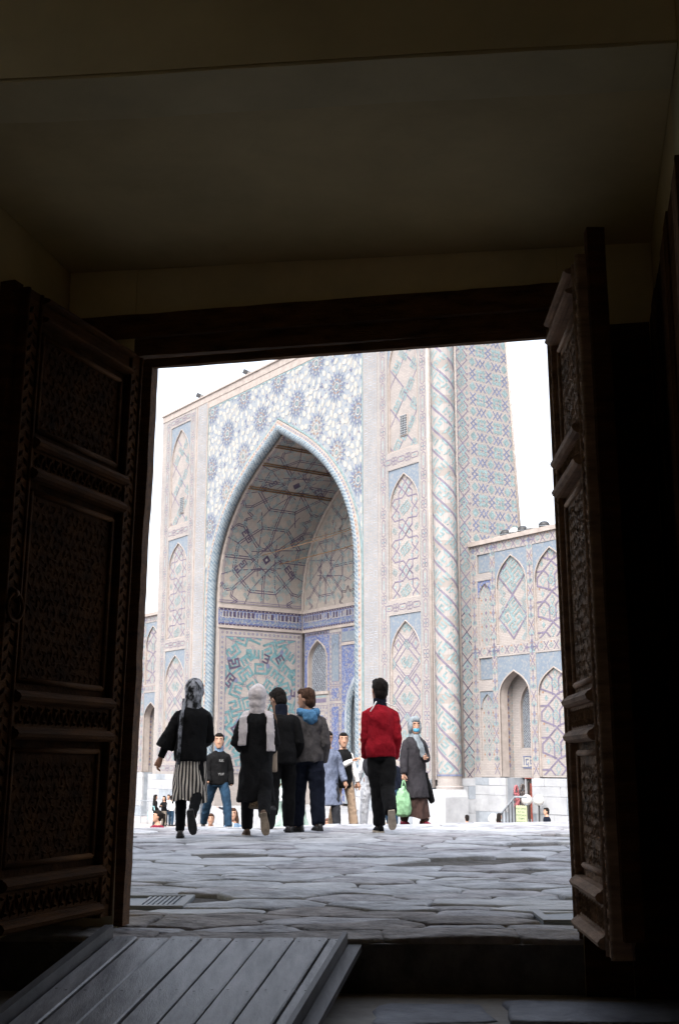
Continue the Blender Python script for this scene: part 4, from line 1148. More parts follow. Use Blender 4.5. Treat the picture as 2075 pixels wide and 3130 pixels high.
while z > -.3:
    s = 1.62
    for sg in (-1, 1):
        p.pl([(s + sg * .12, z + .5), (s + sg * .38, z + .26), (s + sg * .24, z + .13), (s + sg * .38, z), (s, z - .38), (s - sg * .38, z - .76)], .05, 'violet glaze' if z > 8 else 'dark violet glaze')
    p.glyph(G['spiral'], s, z + .12, .075, pi / 4, 'turquoise glaze'); p.dia_line(s, z + .62, .2, .2, .09, 'turquoise glaze'); p.diamond(s, z + .62, .07, .07, 'cobalt glaze')
    for sg in (-1, 1): p.diamond(s + sg * .33, z - .38, .10, .12, 'turquoise glaze'); p.diamond(s + sg * .42, z + .62, .05, .05, V_)
    z -= 1.30; j += 1
mb = MB(); p.emit(mb, lambda a, b, h: SF.P(a, b, h), rect_clip(1.22, 2.08, .1, 23.4)); mb.build('strapwork', sw, kind='stuff')
p = Pat()
def xx(u, z, wd):
    B_ = 'cobalt glaze'; a, b = (.27, .19) if wd else (.19, .27)
    if wd:
        for s in (-.135, .135): p.line((u + s - .15, z - .19), (u + s + .15, z + .19), .062, B_); p.line((u + s - .15, z + .19), (u + s + .15, z - .19), .062, B_)
    else:
        for s in (-.135, .135): p.line((u - .17, z + s - .16), (u + .17, z + s + .16), .062, B_); p.line((u - .17, z + s + .16), (u + .17, z + s - .16), .062, B_)
for j in range(-3, 20):
    for i in range(-1, 4):
        u, z = 2.88 + 1.07 * i, 20.09 - 1.265 * j
        xx(u, z, True); xx(u - .535, z - .6325, False)
        for k in range(8):
            a = k * pi / 4; r_ = .20 if k % 2 == 0 else .27
            p.diamond(u + r_ * cos(a), z - .6325 + r_ * sin(a), .125, .125, 'turquoise glaze')
        p.diamond(u, z - .6325, .05, .05, 'cobalt glaze', 2)
        p.diamond(u - .535, z, .215, .235, 'turquoise glaze'); p.dia_line(u - .535, z, .12, .13, .02, 'pale turquoise glaze', 2)
mb = MB(); p.emit(mb, lambda a, b, h: SF.P(a, b, h), [(2.16, 9), (bbk(9) - .12, 9), (bbk(23.5) - .12, 23.5), (2.16, 23.5)]); mb.build('strapwork', sw, kind='stuff')
mb = MB(); mb.tube([SF.P(bbk(9) - .02, 9, .02), SF.P(bbk(23.5) - .02, 23.5, .02)], .06, TR, 6); mb.build('bead_shaft', portal, smooth=True)

# ------------------------------------------------------------------ marble plinths, block by block
def blocks(parent, fr, u0, u1, z0, z1, h0, h1, rows, w, seed, name='plinth_block'):
    rg = random.Random(seed); z = z0; r_ = 0
    for hh in rows:
        u = u0 - (w * .5 if r_ % 2 else 0)
        while u < u1 - .02:
            a, b = max(u, u0), min(u + w * rg.uniform(.8, 1.25), u1); nb = u + (b - u)
            if b - a > .06:
                mb = MB(); g = .006; d = rg.uniform(-.012, .012)
                mb.box(fr, a + g, b - g, z + g, z + hh - g, h0, h1 + d, 'marble' if rg.random() < .72 else 'marble grey'); mb.build(name, parent)
            u = b if b > u else u + w
        z += hh; r_ += 1
PR = [.62, .70, .62, .58, .34]
pl = MB(); pl.box(FF, .2, 5.3, GZ, .02, -1.2, .12, 'marble grey'); pl.box(FF, 21.7, 28.0, GZ, .02, -1.2, .12, 'marble grey'); plo = pl.build('plinth', portal)
blocks(plo, FF, .3, 5.75, GZ, .02, .121, .26, PR, 1.5, 3); blocks(plo, FF, 21.3, 28.0, GZ, .02, .121, .26, PR, 1.5, 4)
pl = MB(); base = [( -1.1, 1.0), (.35, 1.0), (.35, -.35), (.05, -.62), (-.85, -.62), (-1.1, -.35)]
def bp(u, b_, z): return FF.P(u, z, -b_)
pl.loft([[bp(u, b_, z) for u, b_ in base] for z in (GZ, -.75)] + [[bp(-.38 + (u + .38) * .86, .55 + (b_ - .55) * .86, -.42) for u, b_ in base]], 'marble'); pl.build('column_base', portal)
blocks(plo, SF, 1.0, 1.95, GZ, .02, -.3, .16, PR, .9, 9)

# ------------------------------------------------------------------ two storey wings either side of the portal
WF = Frame(P0 + PB * 1.91, PA, UPV, -PB)
def x_strip_v(p, uc, z0, z1, per=1.55):
    z = z0; k = 0
    while z < z1:
        if k % 2 == 0:
            p.line((uc - .13, z - .22), (uc + .13, z + .22), .042, V_); p.line((uc - .13, z + .22), (uc + .13, z - .22), .042, V_)
        else:
            p.line((uc, z - .34), (uc, z + .34), .035, V_); p.dia_line(uc, z, .085, .12, .035, 'cobalt glaze'); p.diamond(uc, z + .34, .06, .08, V_); p.diamond(uc, z - .34, .06, .08, V_)
        for s in (-1, 1): p.diamond(uc + s * .1, z + per * .27, .075, .1, 'turquoise glaze'); p.diamond(uc + s * .13, z, .035, .05, 'orange glaze')
        p.dia_line(uc, z + per * .27 + .02, .1, .13, .035, 'turquoise glaze')
        z += per / 2; k += 1
def x_strip_h(p, u0, u1, vc, per=1.2):
    u = u0 + .1; k = 0
    while u < u1:
        p.line((u - .13, vc - .17), (u + .13, vc + .17), .04, V_); p.line((u - .13, vc + .17), (u + .13, vc - .17), .04, V_)
        p.dia_line(u + per / 4, vc, .1, .1, .04, 'turquoise glaze'); p.diamond(u + per / 4, vc + .16, .05, .05, 'orange glaze'); u += per / 2
def cross_node(p, u, v):
    for a in range(4):
        dx, dy = cos(a * pi / 2), sin(a * pi / 2); p.line((u, v), (u + .34 * dx, v + .34 * dy), .045, V_); p.diamond(u + .30 * dx, v + .30 * dy, .075, .075, V_)
    p.dia_line(u, v, .1, .1, .04, 'cobalt glaze', 2)
def big_diamonds(p, u0, u1, z0, z1):
    cx = (u0 + u1) / 2; hw = (u1 - u0) / 2 - .06; zs_ = [z0 + .12, z0 + .12 + (z1 - z0) * .47, z0 + (z1 - z0) * .94]
    for a, b in zip(zs_, zs_[1:]):
        m = (a + b) / 2; p.dia_line(cx, m, hw, (b - a) / 2, .085, V_, 2)
        p.glyph(G['hook'], cx - .28, m + .05, .105, .95, 'turquoise glaze'); p.glyph(G['spiral'], cx + .30, m + .0, .105, .95, 'turquoise glaze'); p.glyph(G['muh'], cx + .02, m - .48, .08, .95, 'turquoise glaze'); p.glyph(G['comb'], cx, m + .55, .08, .95, 'turquoise glaze')
    rng = random.Random(int(u0 * 10)); kufic_fill(p, u0, u0 + .5, z0, z1, .42, .05, 'pale turquoise glaze', rng, pi / 4, .9); kufic_fill(p, u1 - .5, u1, z0, z1, .42, .05, 'pale turquoise glaze', rng, pi / 4, .9)
def star_straps(p, u0, u1, z0, z1):
    w = u1 - u0; z = z0 - .4; per = 1.35; cx = (u0 + u1) / 2
    while z < z1:
        for s in (-1, 1):
            p.pl([(cx + s * w * .46, z), (cx + s * w * .46, z + .35), (cx + s * w * .12, z + .85), (cx - s * w * .05, z + 1.1), (cx - s * w * .46, z + per)], .075, V_, 2)
            p.pl([(cx + s * w * .5, z + .62), (cx + s * w * .22, z + .62), (cx + s * w * .1, z + .4), (cx + s * w * .1, z - .25)], .07, V_, 2)
            p.diamond(cx + s * w * .3, z + .95, .1, .14, 'turquoise glaze'); p.dia_line(cx + s * w * .28, z + .2, .16, .2, .05, 'turquoise glaze'); p.diamond(cx + s * w * .4, z + 1.2, .06, .06, 'orange glaze')
        p.glyph(G['spiral'], cx, z + .18, .07, pi / 4, 'turquoise glaze'); p.dia_line(cx, z + .66, .13, .18, .05, 'turquoise glaze')
        z += per
def small_fill(p, u0, u1, z0, z1):
    z = z0 + .3; cx = (u0 + u1) / 2
    while z < z1:
        p.dia_line(cx, z, .2, .28, .045, 'turquoise glaze'); p.diamond(cx, z, .08, .1, V_)
        for s in (-1, 1): p.dia_line(cx + s * .25, z + .3, .1, .14, .04, 'pale turquoise glaze'); p.diamond(cx + s * .3, z, .05, .06, 'orange glaze'); p.diamond(cx + s * .14, z + .3, .04, .05, V_)
        z += .62
def wing(name, label, u0, u1, bays, narrow, niche_at, seed):
    """bays: (left u, right u) pairs with u increasing; wall u0..u1"""
    t = thing(name, WF.P((u0 + u1) / 2, GZ, 0), label, 'building', 'tiled wings beside the portal')
    Z1a, Z1b, Z2a, Z2b = .14, 5.46, 6.0, 10.30
    mb = MB(); cuts = sorted(bays + narrow); prev = u0
    for a, b in cuts:
        mb.box(WF, prev, a, .1, 10.74, -.6, 0, BK); prev = b
    mb.box(WF, prev, u1, .1, 10.74, -.6, 0, BK)
    for a, b in cuts:
        mb.box(WF, a + .001, b - .001, 10.30, 10.738, -.6, -.002, BK); mb.box(WF, a + .001, b - .001, 5.46, 6.0, -.6, -.002, BK)
    mb.box(WF, u0, u1, GZ, 10.7, -7.0, -2.2, BK); mb.box(WF, u0, u1, 10.5, 10.74, -2.2, -.6, BK)
    wall = mb.build('wall', t)
    mb = MB(); mb.box(WF, u0, u1, 10.742, 10.95, -7.0, .12, TR); mb.build('cornice', t)
    p = Pat(); edges = [q for c in cuts for q in c]
    gaps = list(zip([u0] + [b for a, b in cuts], [a for a, b in cuts] + [u1]))
    for a, b in gaps:
        if b - a > 2: continue
        x_strip_v(p, (a + b) / 2, .5, 10.4); cross_node(p, (a + b) / 2, 5.74); cross_node(p, (a + b) / 2, 10.52)
    for a, b in cuts: x_strip_h(p, a + .12, b, 5.74); x_strip_h(p, a + .12, b, 10.52)
    mb = MB(); p.emit(mb, lambda x, y, h: WF.P(x, y, h), rect_clip(u0, u1, .12, 10.72)); mb.build('border_inlay', t, kind='stuff')
    for i, (a, b) in enumerate(bays):
        sp = 'blue mosaic'; cx = (a + b) / 2; half = (b - a) / 2 - .10
        for lvl, (z0, z1, rise, drop) in enumerate(((Z2a, Z2b, 1.45, .30), (Z1a, Z1b, 1.15, .70))):
            za = z1 - drop; zs = za - rise; niche = lvl == 1 and i in niche_at
            if not niche:
                mb = MB(); mb.box(WF, a, b, z0, z1, -.5, -.10, BK); o = mb.build('arched_panel', t)
                p = Pat(); (big_diamonds if (i + lvl) % 2 == 0 and lvl == 0 else star_straps)(p, a + .1, b - .1, z0 + .1, z1)
                mb = MB(); p.emit(mb, lambda x, y, h: WF.P(x, y, -.10 + h), rect_clip(a + .1, b - .1, z0 + .1, z1)); mb.build('strapwork', o, kind='stuff'); hb = -.10
            else:
                mb = MB(); d = 1.0
                def qd(pts, m, uv=None): mb.face([WF.P(*q) for q in pts], m, [(q[0] + q[2], q[1]) for q in pts])
                o = None
                mb.box(WF, a - .1, b + .1, GZ, z1, -d - .3, -d, BK)
                o = mb.build('arched_niche', t); hb = -d
                mb = MB(); mb.box(WF, a + .03, cx + .1, -2.6, .08, -d + .001, -d + .03, 'marble grey'); mb.box(WF, a - .05, a + .04, GZ, z1 - .8, -d, -.11, 'cobalt mosaic' if False else BK); mb.box(WF, b - .04, b + .05, GZ, z1 - .8, -d, -.11, BK); mb.build('niche_side', o)
                p = Pat(); z = .5
                while z < zs + .5:
                    for q in range(3): p.diamond(.22 + q * .27, z + (.14 if q % 2 else 0), .09, .11, 'violet glaze' if q % 2 else 'turquoise glaze'); p.diamond(.22 + q * .27, z + .3, .05, .06, 'orange glaze')
                    z += .36
                SL = Frame(WF.P(b - .042, 0, -.1), -WF.N, UPV, -PA); mb = MB(); p.emit(mb, lambda x, y, h: SL.P(x, y, h), rect_clip(.1, .86, .2, zs + .6)); mb.build('strapwork', o, kind='stuff')
                # inner window and tiles
                mb = MB(); arch_plate(mb, WF, a, b, 1.4, z1 - .4, cx - .02, .48, 3.1, 4.15, -d, -d + .16, BK, TR, 10); mb.box(WF, a, b, GZ + 2.9, 1.399, -d, -d + .16, BK); mb.build('niche_back', o)
                w = MB(); w.box(WF, cx - .5, cx + .46, 1.38, 4.2, -d + .001, -d + .03, 'grille mosaic'); wo = w.build('window', t)
                w = MB()
                for k in range(-6, 26):
                    for s in (1, -1): w.tube([WF.P(cx - .5, 1.4 + k * .12, -d + .06), WF.P(cx + .46, 1.4 + k * .12 + s * .96, -d + .06)], .014, 'steel rail', 4)
                w.build('lattice', wo, kind='stuff')
                w = MB(); arch_strip(w, WF, cx - .02, .48, 3.1, 4.15, .06, 1.4, -d + .16, -d + .20, TR, 10); w.build('window_frame', wo)
                mb = MB(); mb.box(WF, cx - .42, cx + .40, .5, 1.05, -d + .161, -d + .18, 'cobalt glaze'); mb.build('tile_panel', o)
                p = Pat(); p.glyph(G['spiral'], cx - .2, .78, .07, 0, 'cream glaze'); p.glyph(G['hook'], cx + .2, .78, .07, 0, 'cream glaze'); mb = MB(); p.emit(mb, lambda x, y, h: WF.P(x, y, -d + .18 + h)); mb.build('tile_flowers', o, kind='stuff')
                hb = -.10
            mb = MB(); arch_plate(mb, WF, a, b, zs, z1, cx, half, zs, za, hb - (.4 if niche else 0), -.03, sp, TR, 14)
            if niche:
                mb.box(WF, a, cx - half, .14, zs, -.5, -.03, TR); mb.box(WF, cx + half, b, .14, zs, -.5, -.03, TR)
            mb.build('spandrel', o)
            mb = MB(); arch_strip(mb, WF, cx, half, zs, za, .055, z0 + .02, -.1, .0, TR, 14); mb.build('arch_moulding', o)
    for i, (a, b) in enumerate(narrow):
        for z0, z1, q0, q1 in ((Z2a, 9.05, 9.40, 10.35), (.82, 3.95, 4.45, 5.46)):
            mb = MB(); mb.box(WF, a, b, z0 - .8 if z0 < 3 else z0, q1 if q1 > 6 else 5.459, -.5, -.11, BK); mb.box(WF, a + .002, b - .002, z1, q0, -.109, -.003, BK); 
            if z0 < 3: mb.box(WF, a + .002, b - .002, .12, z0, -.109, -.003, BK)
            o = mb.build('arched_panel', t)
            p = Pat(); small_fill(p, a, b, z0, z1); mb = MB(); p.emit(mb, lambda x, y, h: WF.P(x, y, -.11 + h), rect_clip(a + .08, b - .08, z0, z1)); mb.build('strapwork', o, kind='stuff')
            mb = MB(); arch_plate(mb, WF, a, b, z1 - .75, z1, (a + b) / 2, (b - a) / 2 - .07, z1 - .75, z1 - .12, -.11, -.04, 'cobalt mosaic' if z0 > 3 else 'blue mosaic', TR, 8); mb.build('spandrel', o)
            mb = MB(); mb.box(WF, a + .06, b - .06, q0 + .03, q1 - .03, -.109, -.06, 'blue mosaic'); mb.build('tile_panel', o)
    # marble plinth, leaving the shop doorway open
    mb = MB(); gaps = []; prev = u0
    for i in sorted(niche_at, key=lambda k: bays[k]): gaps.append((prev, bays[i][0])); prev = bays[i][1]
    gaps.append((prev, u1)); 
    gaps = [(a - (.51 if i_ else 0) if False else a, b) for i_, (a, b) in enumerate(gaps)]
    gaps = [((a - .50) if a in [q[1] for q in bays] else a, b) for a, b in gaps]
    for a, b in gaps: mb.box(WF, a, b, GZ, .098, -.99, .02, 'marble grey')
    po = mb.build('plinth', t)
    for k, (a, b) in enumerate(gaps):
        lo, hi = (max(a, -10), min(b, 40))
        if hi > lo: blocks(po, WF, lo, hi, GZ, .1, .021, .13, [.7, .72, .72, .42, .34], 1.3, seed + k)
    return t
nb = []; u = -2.22
for k in range(6): nb.append((u - 2.11, u)); u -= 2.46
wr = wing('madrasah_wing', 'two storey tiled wing with blue arch spandrels standing back at the right of the portal', -17.2, -.56, nb, [(-1.93, -1.02)], {0, 2, 4}, 50)
nb = []; u = 28.79
for k in range(5): nb.append((u, u + 2.11)); u += 2.46
wl = wing('madrasah_wing', 'low tiled wing sliver between the left pier of the portal and the dark door', 28.0, 41.2, nb, [], {1, 3}, 60)
# shop doorway under the first niche
mb = MB(); mb.box(WF, -3.52, -2.98, -2.6, .06, -.968, -.93, 'dark opening'); d_ = mb.build('shop_door', wr)
mb = MB(); rings = []
for k in range(9):
    u = -3.48 + .30 * k / 8; rings.append([WF.P(u, -2.5, -.90 + .03 * sin(k * 1.9)), WF.P(u, -.15, -.90 + .02 * sin(k * 1.9))])
ids = [mb.idx(r_) for r_ in rings]
for a, b in zip(ids, ids[1:]): mb.ifc((a[0], b[0], b[1], a[1]), 'curtain red')
mb.build('curtain', d_)
mb = MB(); mb.box(WF, -3.58, -2.92, .06, .095, -.968, -.84, 'curtain red'); mb.box(WF, -2.97, -2.90, -2.6, .06, -.968, -.86, 'marble'); mb.build('door_frame', d_)

# ------------------------------------------------------------------ small things on and around the buildings
def cyl_rings(fr, u, v, h, r, axis, l, n=10): pass
def floodlight(loc, label, yaw, s=1.0):
    t = thing('floodlight', loc, label, 'floodlight', 'floodlights on the portal cornice', yaw, s)
    mb = MB(); F0 = Frame((0, 0, 0), (1, 0, 0), (0, 0, 1), (0, -1, 0))
    mb.box(F0, -.04, .04, 0, .22, -.04, .04, 'black iron'); mb.box(F0, -.34, .04, .14, .20, -.03, .03, 'black iron'); mb.build('bracket', t, local=True)
    mb = MB(); R_ = Matrix.Rotation(-.5, 4, 'Y')
    f2 = Frame((0.02, 0, .36), R_ @ Vector((1, 0, 0)), R_ @ Vector((0, 0, 1)), (0, -1, 0)); mb.box(f2, -.20, .16, -.13, .15, -.16, .16, 'black iron'); mb.build('lamp_head', t, local=True)
    mb = MB(); mb.box(f2, -.215, -.201, -.11, .13, -.14, .14, 'dim globe'); mb.build('lens', t, local=True)
floodlight(FF.P(23.42, 23.72, -.3), 'black floodlight on the cornice above the left pier', 2.6)
floodlight(FF.P(17.55, 23.72, -.3), 'black floodlight on the cornice above the rosettes', 2.6)
def roof_lamp(u, label, white):
    t = thing('roof_lamp', WF.P(u, 10.95, -.15), label, 'lamp', 'round lamps along the wing roof edge', 0, .82)
    mb = MB(); n = 12; m = 'lamp globe' if white else 'black iron'
    mb.loft([[Vector((r_ * cos(2 * pi * j / n), r_ * sin(2 * pi * j / n), z)) for j in range(n)] for r_, z in ((.30, .06), (.31, .16), (.27, .26), (.17, .34), (.04, .37))], m); mb.build('dome', t, True, local=True)
    mb = MB(); mb.loft([[Vector((r_ * cos(2 * pi * j / n), r_ * sin(2 * pi * j / n), z)) for j in range(n)] for r_, z in ((.2, 0), (.2, .06), (.33, .061), (.33, .09))], 'steel rail'); mb.build('collar', t, local=True)
for u, w, l in ((-2.87, 0, 'dark round lamp on the wing roof edge, nearest the portal'), (-3.46, 1, 'white domed lamp on the wing roof between two dark ones'), (-4.0, 0, 'dark round lamp between the two white domed lamps on the wing roof'),
                (-4.59, 1, 'white domed lamp on the wing roof, farther from the portal'), (-5.35, 0, 'dark round lamp on the wing roof beside the right door leaf')): roof_lamp(u, l, w)
# handrail and globe lamps before the shop door
hr = thing('handrail', WF.P(-3.9, GZ, 1.3), 'grey metal stair handrail rising to the shop doorway under the wing', 'handrail')
A_, B_ = WF.P(-3.32, -1.62, 1.3), WF.P(-4.50, -.66, 1.3)
mb = MB(); mb.tube([A_, B_, WF.P(-5.2, -.66, 1.3)], .045, 'steel rail', 6); mb.build('rail', hr)
mb = MB(); mb.tube([WF.P(-4.2, -1.62, 1.0), WF.P(-4.9, -.95, 1.0)], .04, 'steel rail', 6); mb.build('rail', hr)
for k in range(7):
    f = k / 6; p_ = A_.lerp(B_, f); mb = MB(); mb.tube([(p_.x, p_.y, GZ), p_], .022, 'black iron', 6); mb.build('post', hr)
for k in range(5):
    p_ = WF.P(-4.55 - .17 * k, -1.55, 1.1); mb = MB(); mb.tube([(p_.x, p_.y, GZ), p_], .02, 'steel rail', 6); mb.build('post', hr)
mb = MB(); mb.box(WF, -5.6, -4.0, GZ, -2.45, .15, 1.25, 'marble grey'); mb.box(WF, -5.6, -3.7, GZ, -2.62, 1.252, 1.6, 'marble'); st = mb.build('stair'); tag(st, 'low marble steps before the shop doorway of the wing', 'steps')
def globe(p_, label, m, r_=.23, pole=True):
    t = thing('globe_lamp', (p_.x, p_.y, GZ), label, 'lamp', 'globe lamps by the shop steps')
    mb = MB(); n = 14; z0 = p_.z - GZ
    mb.loft([[Vector((r_ * sin(a) * cos(2 * pi * j / n), r_ * sin(a) * sin(2 * pi * j / n), z0 - r_ * cos(a))) for j in range(n)] for a in [pi * k / 8 + .02 for k in range(8)] + [pi - .02]], m); mb.build('globe', t, True, local=True)
    mb = MB(); mb.tube([(0, 0, 0), (0, 0, z0 - r_ * .9)], .035, 'black iron', 8); mb.build('pole', t, local=True)
globe(WF.P(-4.49, -.80, .6), 'white globe lamp above the sloping handrail, the left of two', 'lamp globe')
globe(WF.P(-5.20, -.79, .6), 'white globe lamp in front of the red curtained shop door', 'lamp globe')
globe(WF.P(-3.20, -1.62, 1.35), 'dull grey globe lamp at the foot of the handrail', 'dim globe', .24)
# sign
sg = thing('sign_board', WF.P(-4.95, GZ, 1.1), 'pale green hand lettered sign hanging on the railing by the shop steps', 'sign')
sf = Frame(WF.P(-4.72, -1.0, 1.45), -PA, UPV, -PB)
mb = MB(); mb.box(sf, 0, .62, -.76, 0, -.02, .02, 'sign board'); mb.build('board', sg)
mb = MB(); mb.tube([sf.P(.1, 0, -.04), sf.P(.1, -2.5 + .72, -.04)], .02, 'steel rail', 6); mb.tube([sf.P(.5, 0, -.04), sf.P(.5, -2.5 + .72, -.04)], .02, 'steel rail', 6); mb.build('stand', sg)
def text_mesh(txt, size):
    cu = bpy.data.curves.new('t', 'FONT'); cu.body = txt; cu.size = size; cu.align_x = 'CENTER'; cu.offset = size * .02
    o = bpy.data.objects.new('t', cu); COL.objects.link(o); dg = bpy.context.evaluated_depsgraph_get(); dg.update()
    me = bpy.data.meshes.new_from_object(o.evaluated_get(dg)); bpy.data.objects.remove(o); bpy.data.curves.remove(cu)
    return me
def lettering(txt, fr, size, m, parent, name='lettering'):
    me = text_mesh(txt, size); me.materials.clear(); me.materials.append(MATS[m])
    for v in me.vertices: v.co = fr.P(v.co.x, v.co.y, .004)
    o = bpy.data.objects.new(name, me); COL.objects.link(o); world_child(o, parent); return o
for k, l in enumerate(('POST OFFICE', 'IN IT ALL', 'POSTCARDS', 'STAMPS', 'SOUVENIRS')):
    lettering(l, sf.at(.31, -.16 - .135 * k, .02), .105 if k else .10, 'sign ink', sg)
# goods hung beside the shop door
M('faded red cloth', (.30, .10, .11), .85, .5, 22); M('dark wool', (.10, .085, .08), .9, .5, 20)
for (dh, z, w, hgt, m, lab) in ((.42, -.25, .26, 1.05, 'faded red cloth', 'faded red string of beads and cloth hung on the plinth by the shop door'), (.80, -.20, .30, 1.25, 'dark wool', 'dark woollen loop of hangings nearest the shop door')):
    HP = lambda a, zz, o=0: WF.P(-2.80 - o, zz, -dh + a)
    t = thing('hanging_goods', HP(0, z - hgt), lab, 'hanging goods', 'goods hung by the shop door')
    mb = MB(); mb.tube([HP(w * .4 * cos(a), z - .3 + .3 * sin(a)) for a in [pi * k / 10 for k in range(11)]], .05, m, 7); mb.build('loop', t, True)
    for k in range(3):
        mb = MB(); rings = []
        for i in range(8):
            f = i / 7; rings.append((HP(-w * .38 + w * .38 * k + .02 * sin(i * 2 + k), z - .3 - (hgt - .3) * f * (1, .8, .92)[k], .02), .05 + .025 * sin(i * 2.3 + k)))
        mb.tube([q for q, _ in rings], [r_ for _, r_ in rings], m, 7); mb.build('strand', t, True)
# small bulb on the outside of the left jamb
bl = thing('bulb_lamp', (-1.09, 6.58, 2.60), 'small glass bulb lamp fixed outside the top left corner of the doorway', 'lamp')
n = 10; mb = MB(); mb.loft([[Vector((r_ * cos(2 * pi * j / n), r_ * sin(2 * pi * j / n), z)) for j in range(n)] for r_, z in ((.008, .025), (.022, .035), (.030, .055), (.027, .078), (.014, .092))], 'dim globe'); mb.build('bulb', bl, True, local=True)
mb = MB(); mb.loft([[Vector((r_ * cos(2 * pi * j / n), r_ * sin(2 * pi * j / n), z)) for j in range(n)] for r_, z in ((.016, .09), (.018, .12), (.01, .125))], 'black iron'); mb.tube([(0, 0, .11), (-.09, .0, .12), (-.20, .0, .10)], .008, 'black iron', 6); mb.build('socket', bl, True, local=True)
# low rail fence before the left plinth
fe = thing('rail_fence', FF.P(24.5, GZ, 2.5), 'thin grey rail fence in front of the left marble plinth', 'fence')
for k in range(6): mb = MB(); mb.tube([FF.P(22.5 + .9 * k, GZ, 2.5), FF.P(22.5 + .9 * k, -1.45, 2.5)], .025, 'steel rail', 6); mb.build('post', fe)
for z in (-1.47, -2.3): mb = MB(); mb.tube([FF.P(22.4, z, 2.5), FF.P(27.1, z, 2.5)], .022, 'steel rail', 6); mb.build('rail', fe)

# ------------------------------------------------------------------ people
SK = (.36, .205, .14)
HS = 1.13
M('skin', SK, .55, .1, 20, 0.1, 80); M('skin warm', (.31, .16, .10), .55, .1, 20); M('eye dark', (.02, .015, .012), .25, .1, 9); M('lip', (.30, .11, .09), .5, .1, 9)
M('hair black', (.009, .007, .006), .8, .4, 60, .7, 90, stretch=(1, 1, .3), spec=.12); M('hair brown', (.05, .026, .016), .8, .4, 60, .7, 90, stretch=(1, 1, .3), spec=.12); M('hair red', (.09, .035, .02), .5, .4, 60)
def cloth(name, c, var=.16, bump=.5, bs=17, **k): return M(name, c, .92, var, 9, .65, 15, spec=.12, dist=.03, stretch=(1, 1, .7), **k)
cloth('black cloth', (.0055, .0055, .006)); cloth('charcoal cloth', (.022, .023, .028)); cloth('navy cloth', (.006, .008, .016)); cloth('red cloth', (.22, .006, .013), .12)
cloth('grey knit', (.066, .061, .062), .25); cloth('blue hood', (.060, .155, .28), .12); cloth('white scarf', (.50, .455, .455), .10); cloth('white cloth', (.72, .71, .70), .06)
cloth('coat grey', (.028, .026, .030), .25, .5, 120); cloth('silver scarf', (.17, .195, .215), .35); cloth('denim', (.014, .034, .062), .25); cloth('denim light', (.11, .17, .25), .25)
cloth('beige cloth', (.36, .26, .185), .15); cloth('mint cloth', (.40, .52, .47), .15); cloth('slate cloth', (.12, .14, .20), .25); cloth('taupe cloth', (.17, .145, .12), .2)
cloth('pale cloth', (.55, .57, .62), .1); cloth('maroon cloth', (.14, .015, .03), .3); cloth('leather brown', (.10, .065, .045), .2); cloth('bag beige', (.30, .24, .185), .15); cloth('teal cloth', (.02, .09, .11), .2); cloth('brown cloth', (.05, .03, .026), .2); cloth('cyan cloth', (.35, .62, .66), .1)
cloth('print grey', (.20, .20, .20)); cloth('khaki cloth', (.16, .14, .10), .2)
M('rubber black', (.02, .02, .02), .7, .3, 20, .3, 60); M('sole tan', (.30, .23, .16), .8, .3, 14, .3, 60); M('sole cream', (.42, .35, .27), .8, .2, 14, .3, 60); M('shoe leather', (.03, .027, .027), .35, .2, 20)
M('mask blue', (.07, .28, .42), .7, .08, 9); M('bag green', (.20, .37, .21), .35, .25, 6, .5, 18, dist=.02); M('bag white', (.62, .70, .72), .4, .1, 9); M('patterned scarf', (.010, .010, .012), .85, .5, 16, col2=(.26, .27, .30), stretch=(1, 1, .45), sharp=.07); M('floral cloth', (.10, .025, .03), .85, .5, 40, col2=(.35, .22, .14), sharp=.08); M('lace brown', (.03, .022, .015), .9, .4, 60, col2=(.16, .11, .06), sharp=.1)
# black and white upright stripes, by the garment's own width
m = bpy.data.materials.new('striped cloth'); m.use_nodes = True; t_ = m.node_tree; N_ = t_.nodes; b_ = N_['Principled BSDF']; b_.inputs['Roughness'].default_value = .9
tc = N_.new('ShaderNodeTexCoord'); sx = N_.new('ShaderNodeSeparateXYZ'); t_.links.new(tc.outputs['UV'], sx.inputs[0])
mu = N_.new('ShaderNodeMath'); mu.operation = 'MULTIPLY'; mu.inputs[1].default_value = 28; t_.links.new(sx.outputs[0], mu.inputs[0])
fr2 = N_.new('ShaderNodeMath'); fr2.operation = 'FRACT'; t_.links.new(mu.outputs[0], fr2.inputs[0])
gt = N_.new('ShaderNodeMath'); gt.operation = 'GREATER_THAN'; gt.inputs[1].default_value = .54; t_.links.new(fr2.outputs[0], gt.inputs[0])
mx = N_.new('ShaderNodeMix'); mx.data_type = 'RGBA'; mx.inputs['A'].default_value = (.014, .013, .013, 1); mx.inputs['B'].default_value = (.56, .50, .43, 1)
t_.links.new(gt.outputs[0], mx.inputs['Factor']); t_.links.new(mx.outputs['Result'], b_.inputs['Base Color']); MATS['striped cloth'] = m

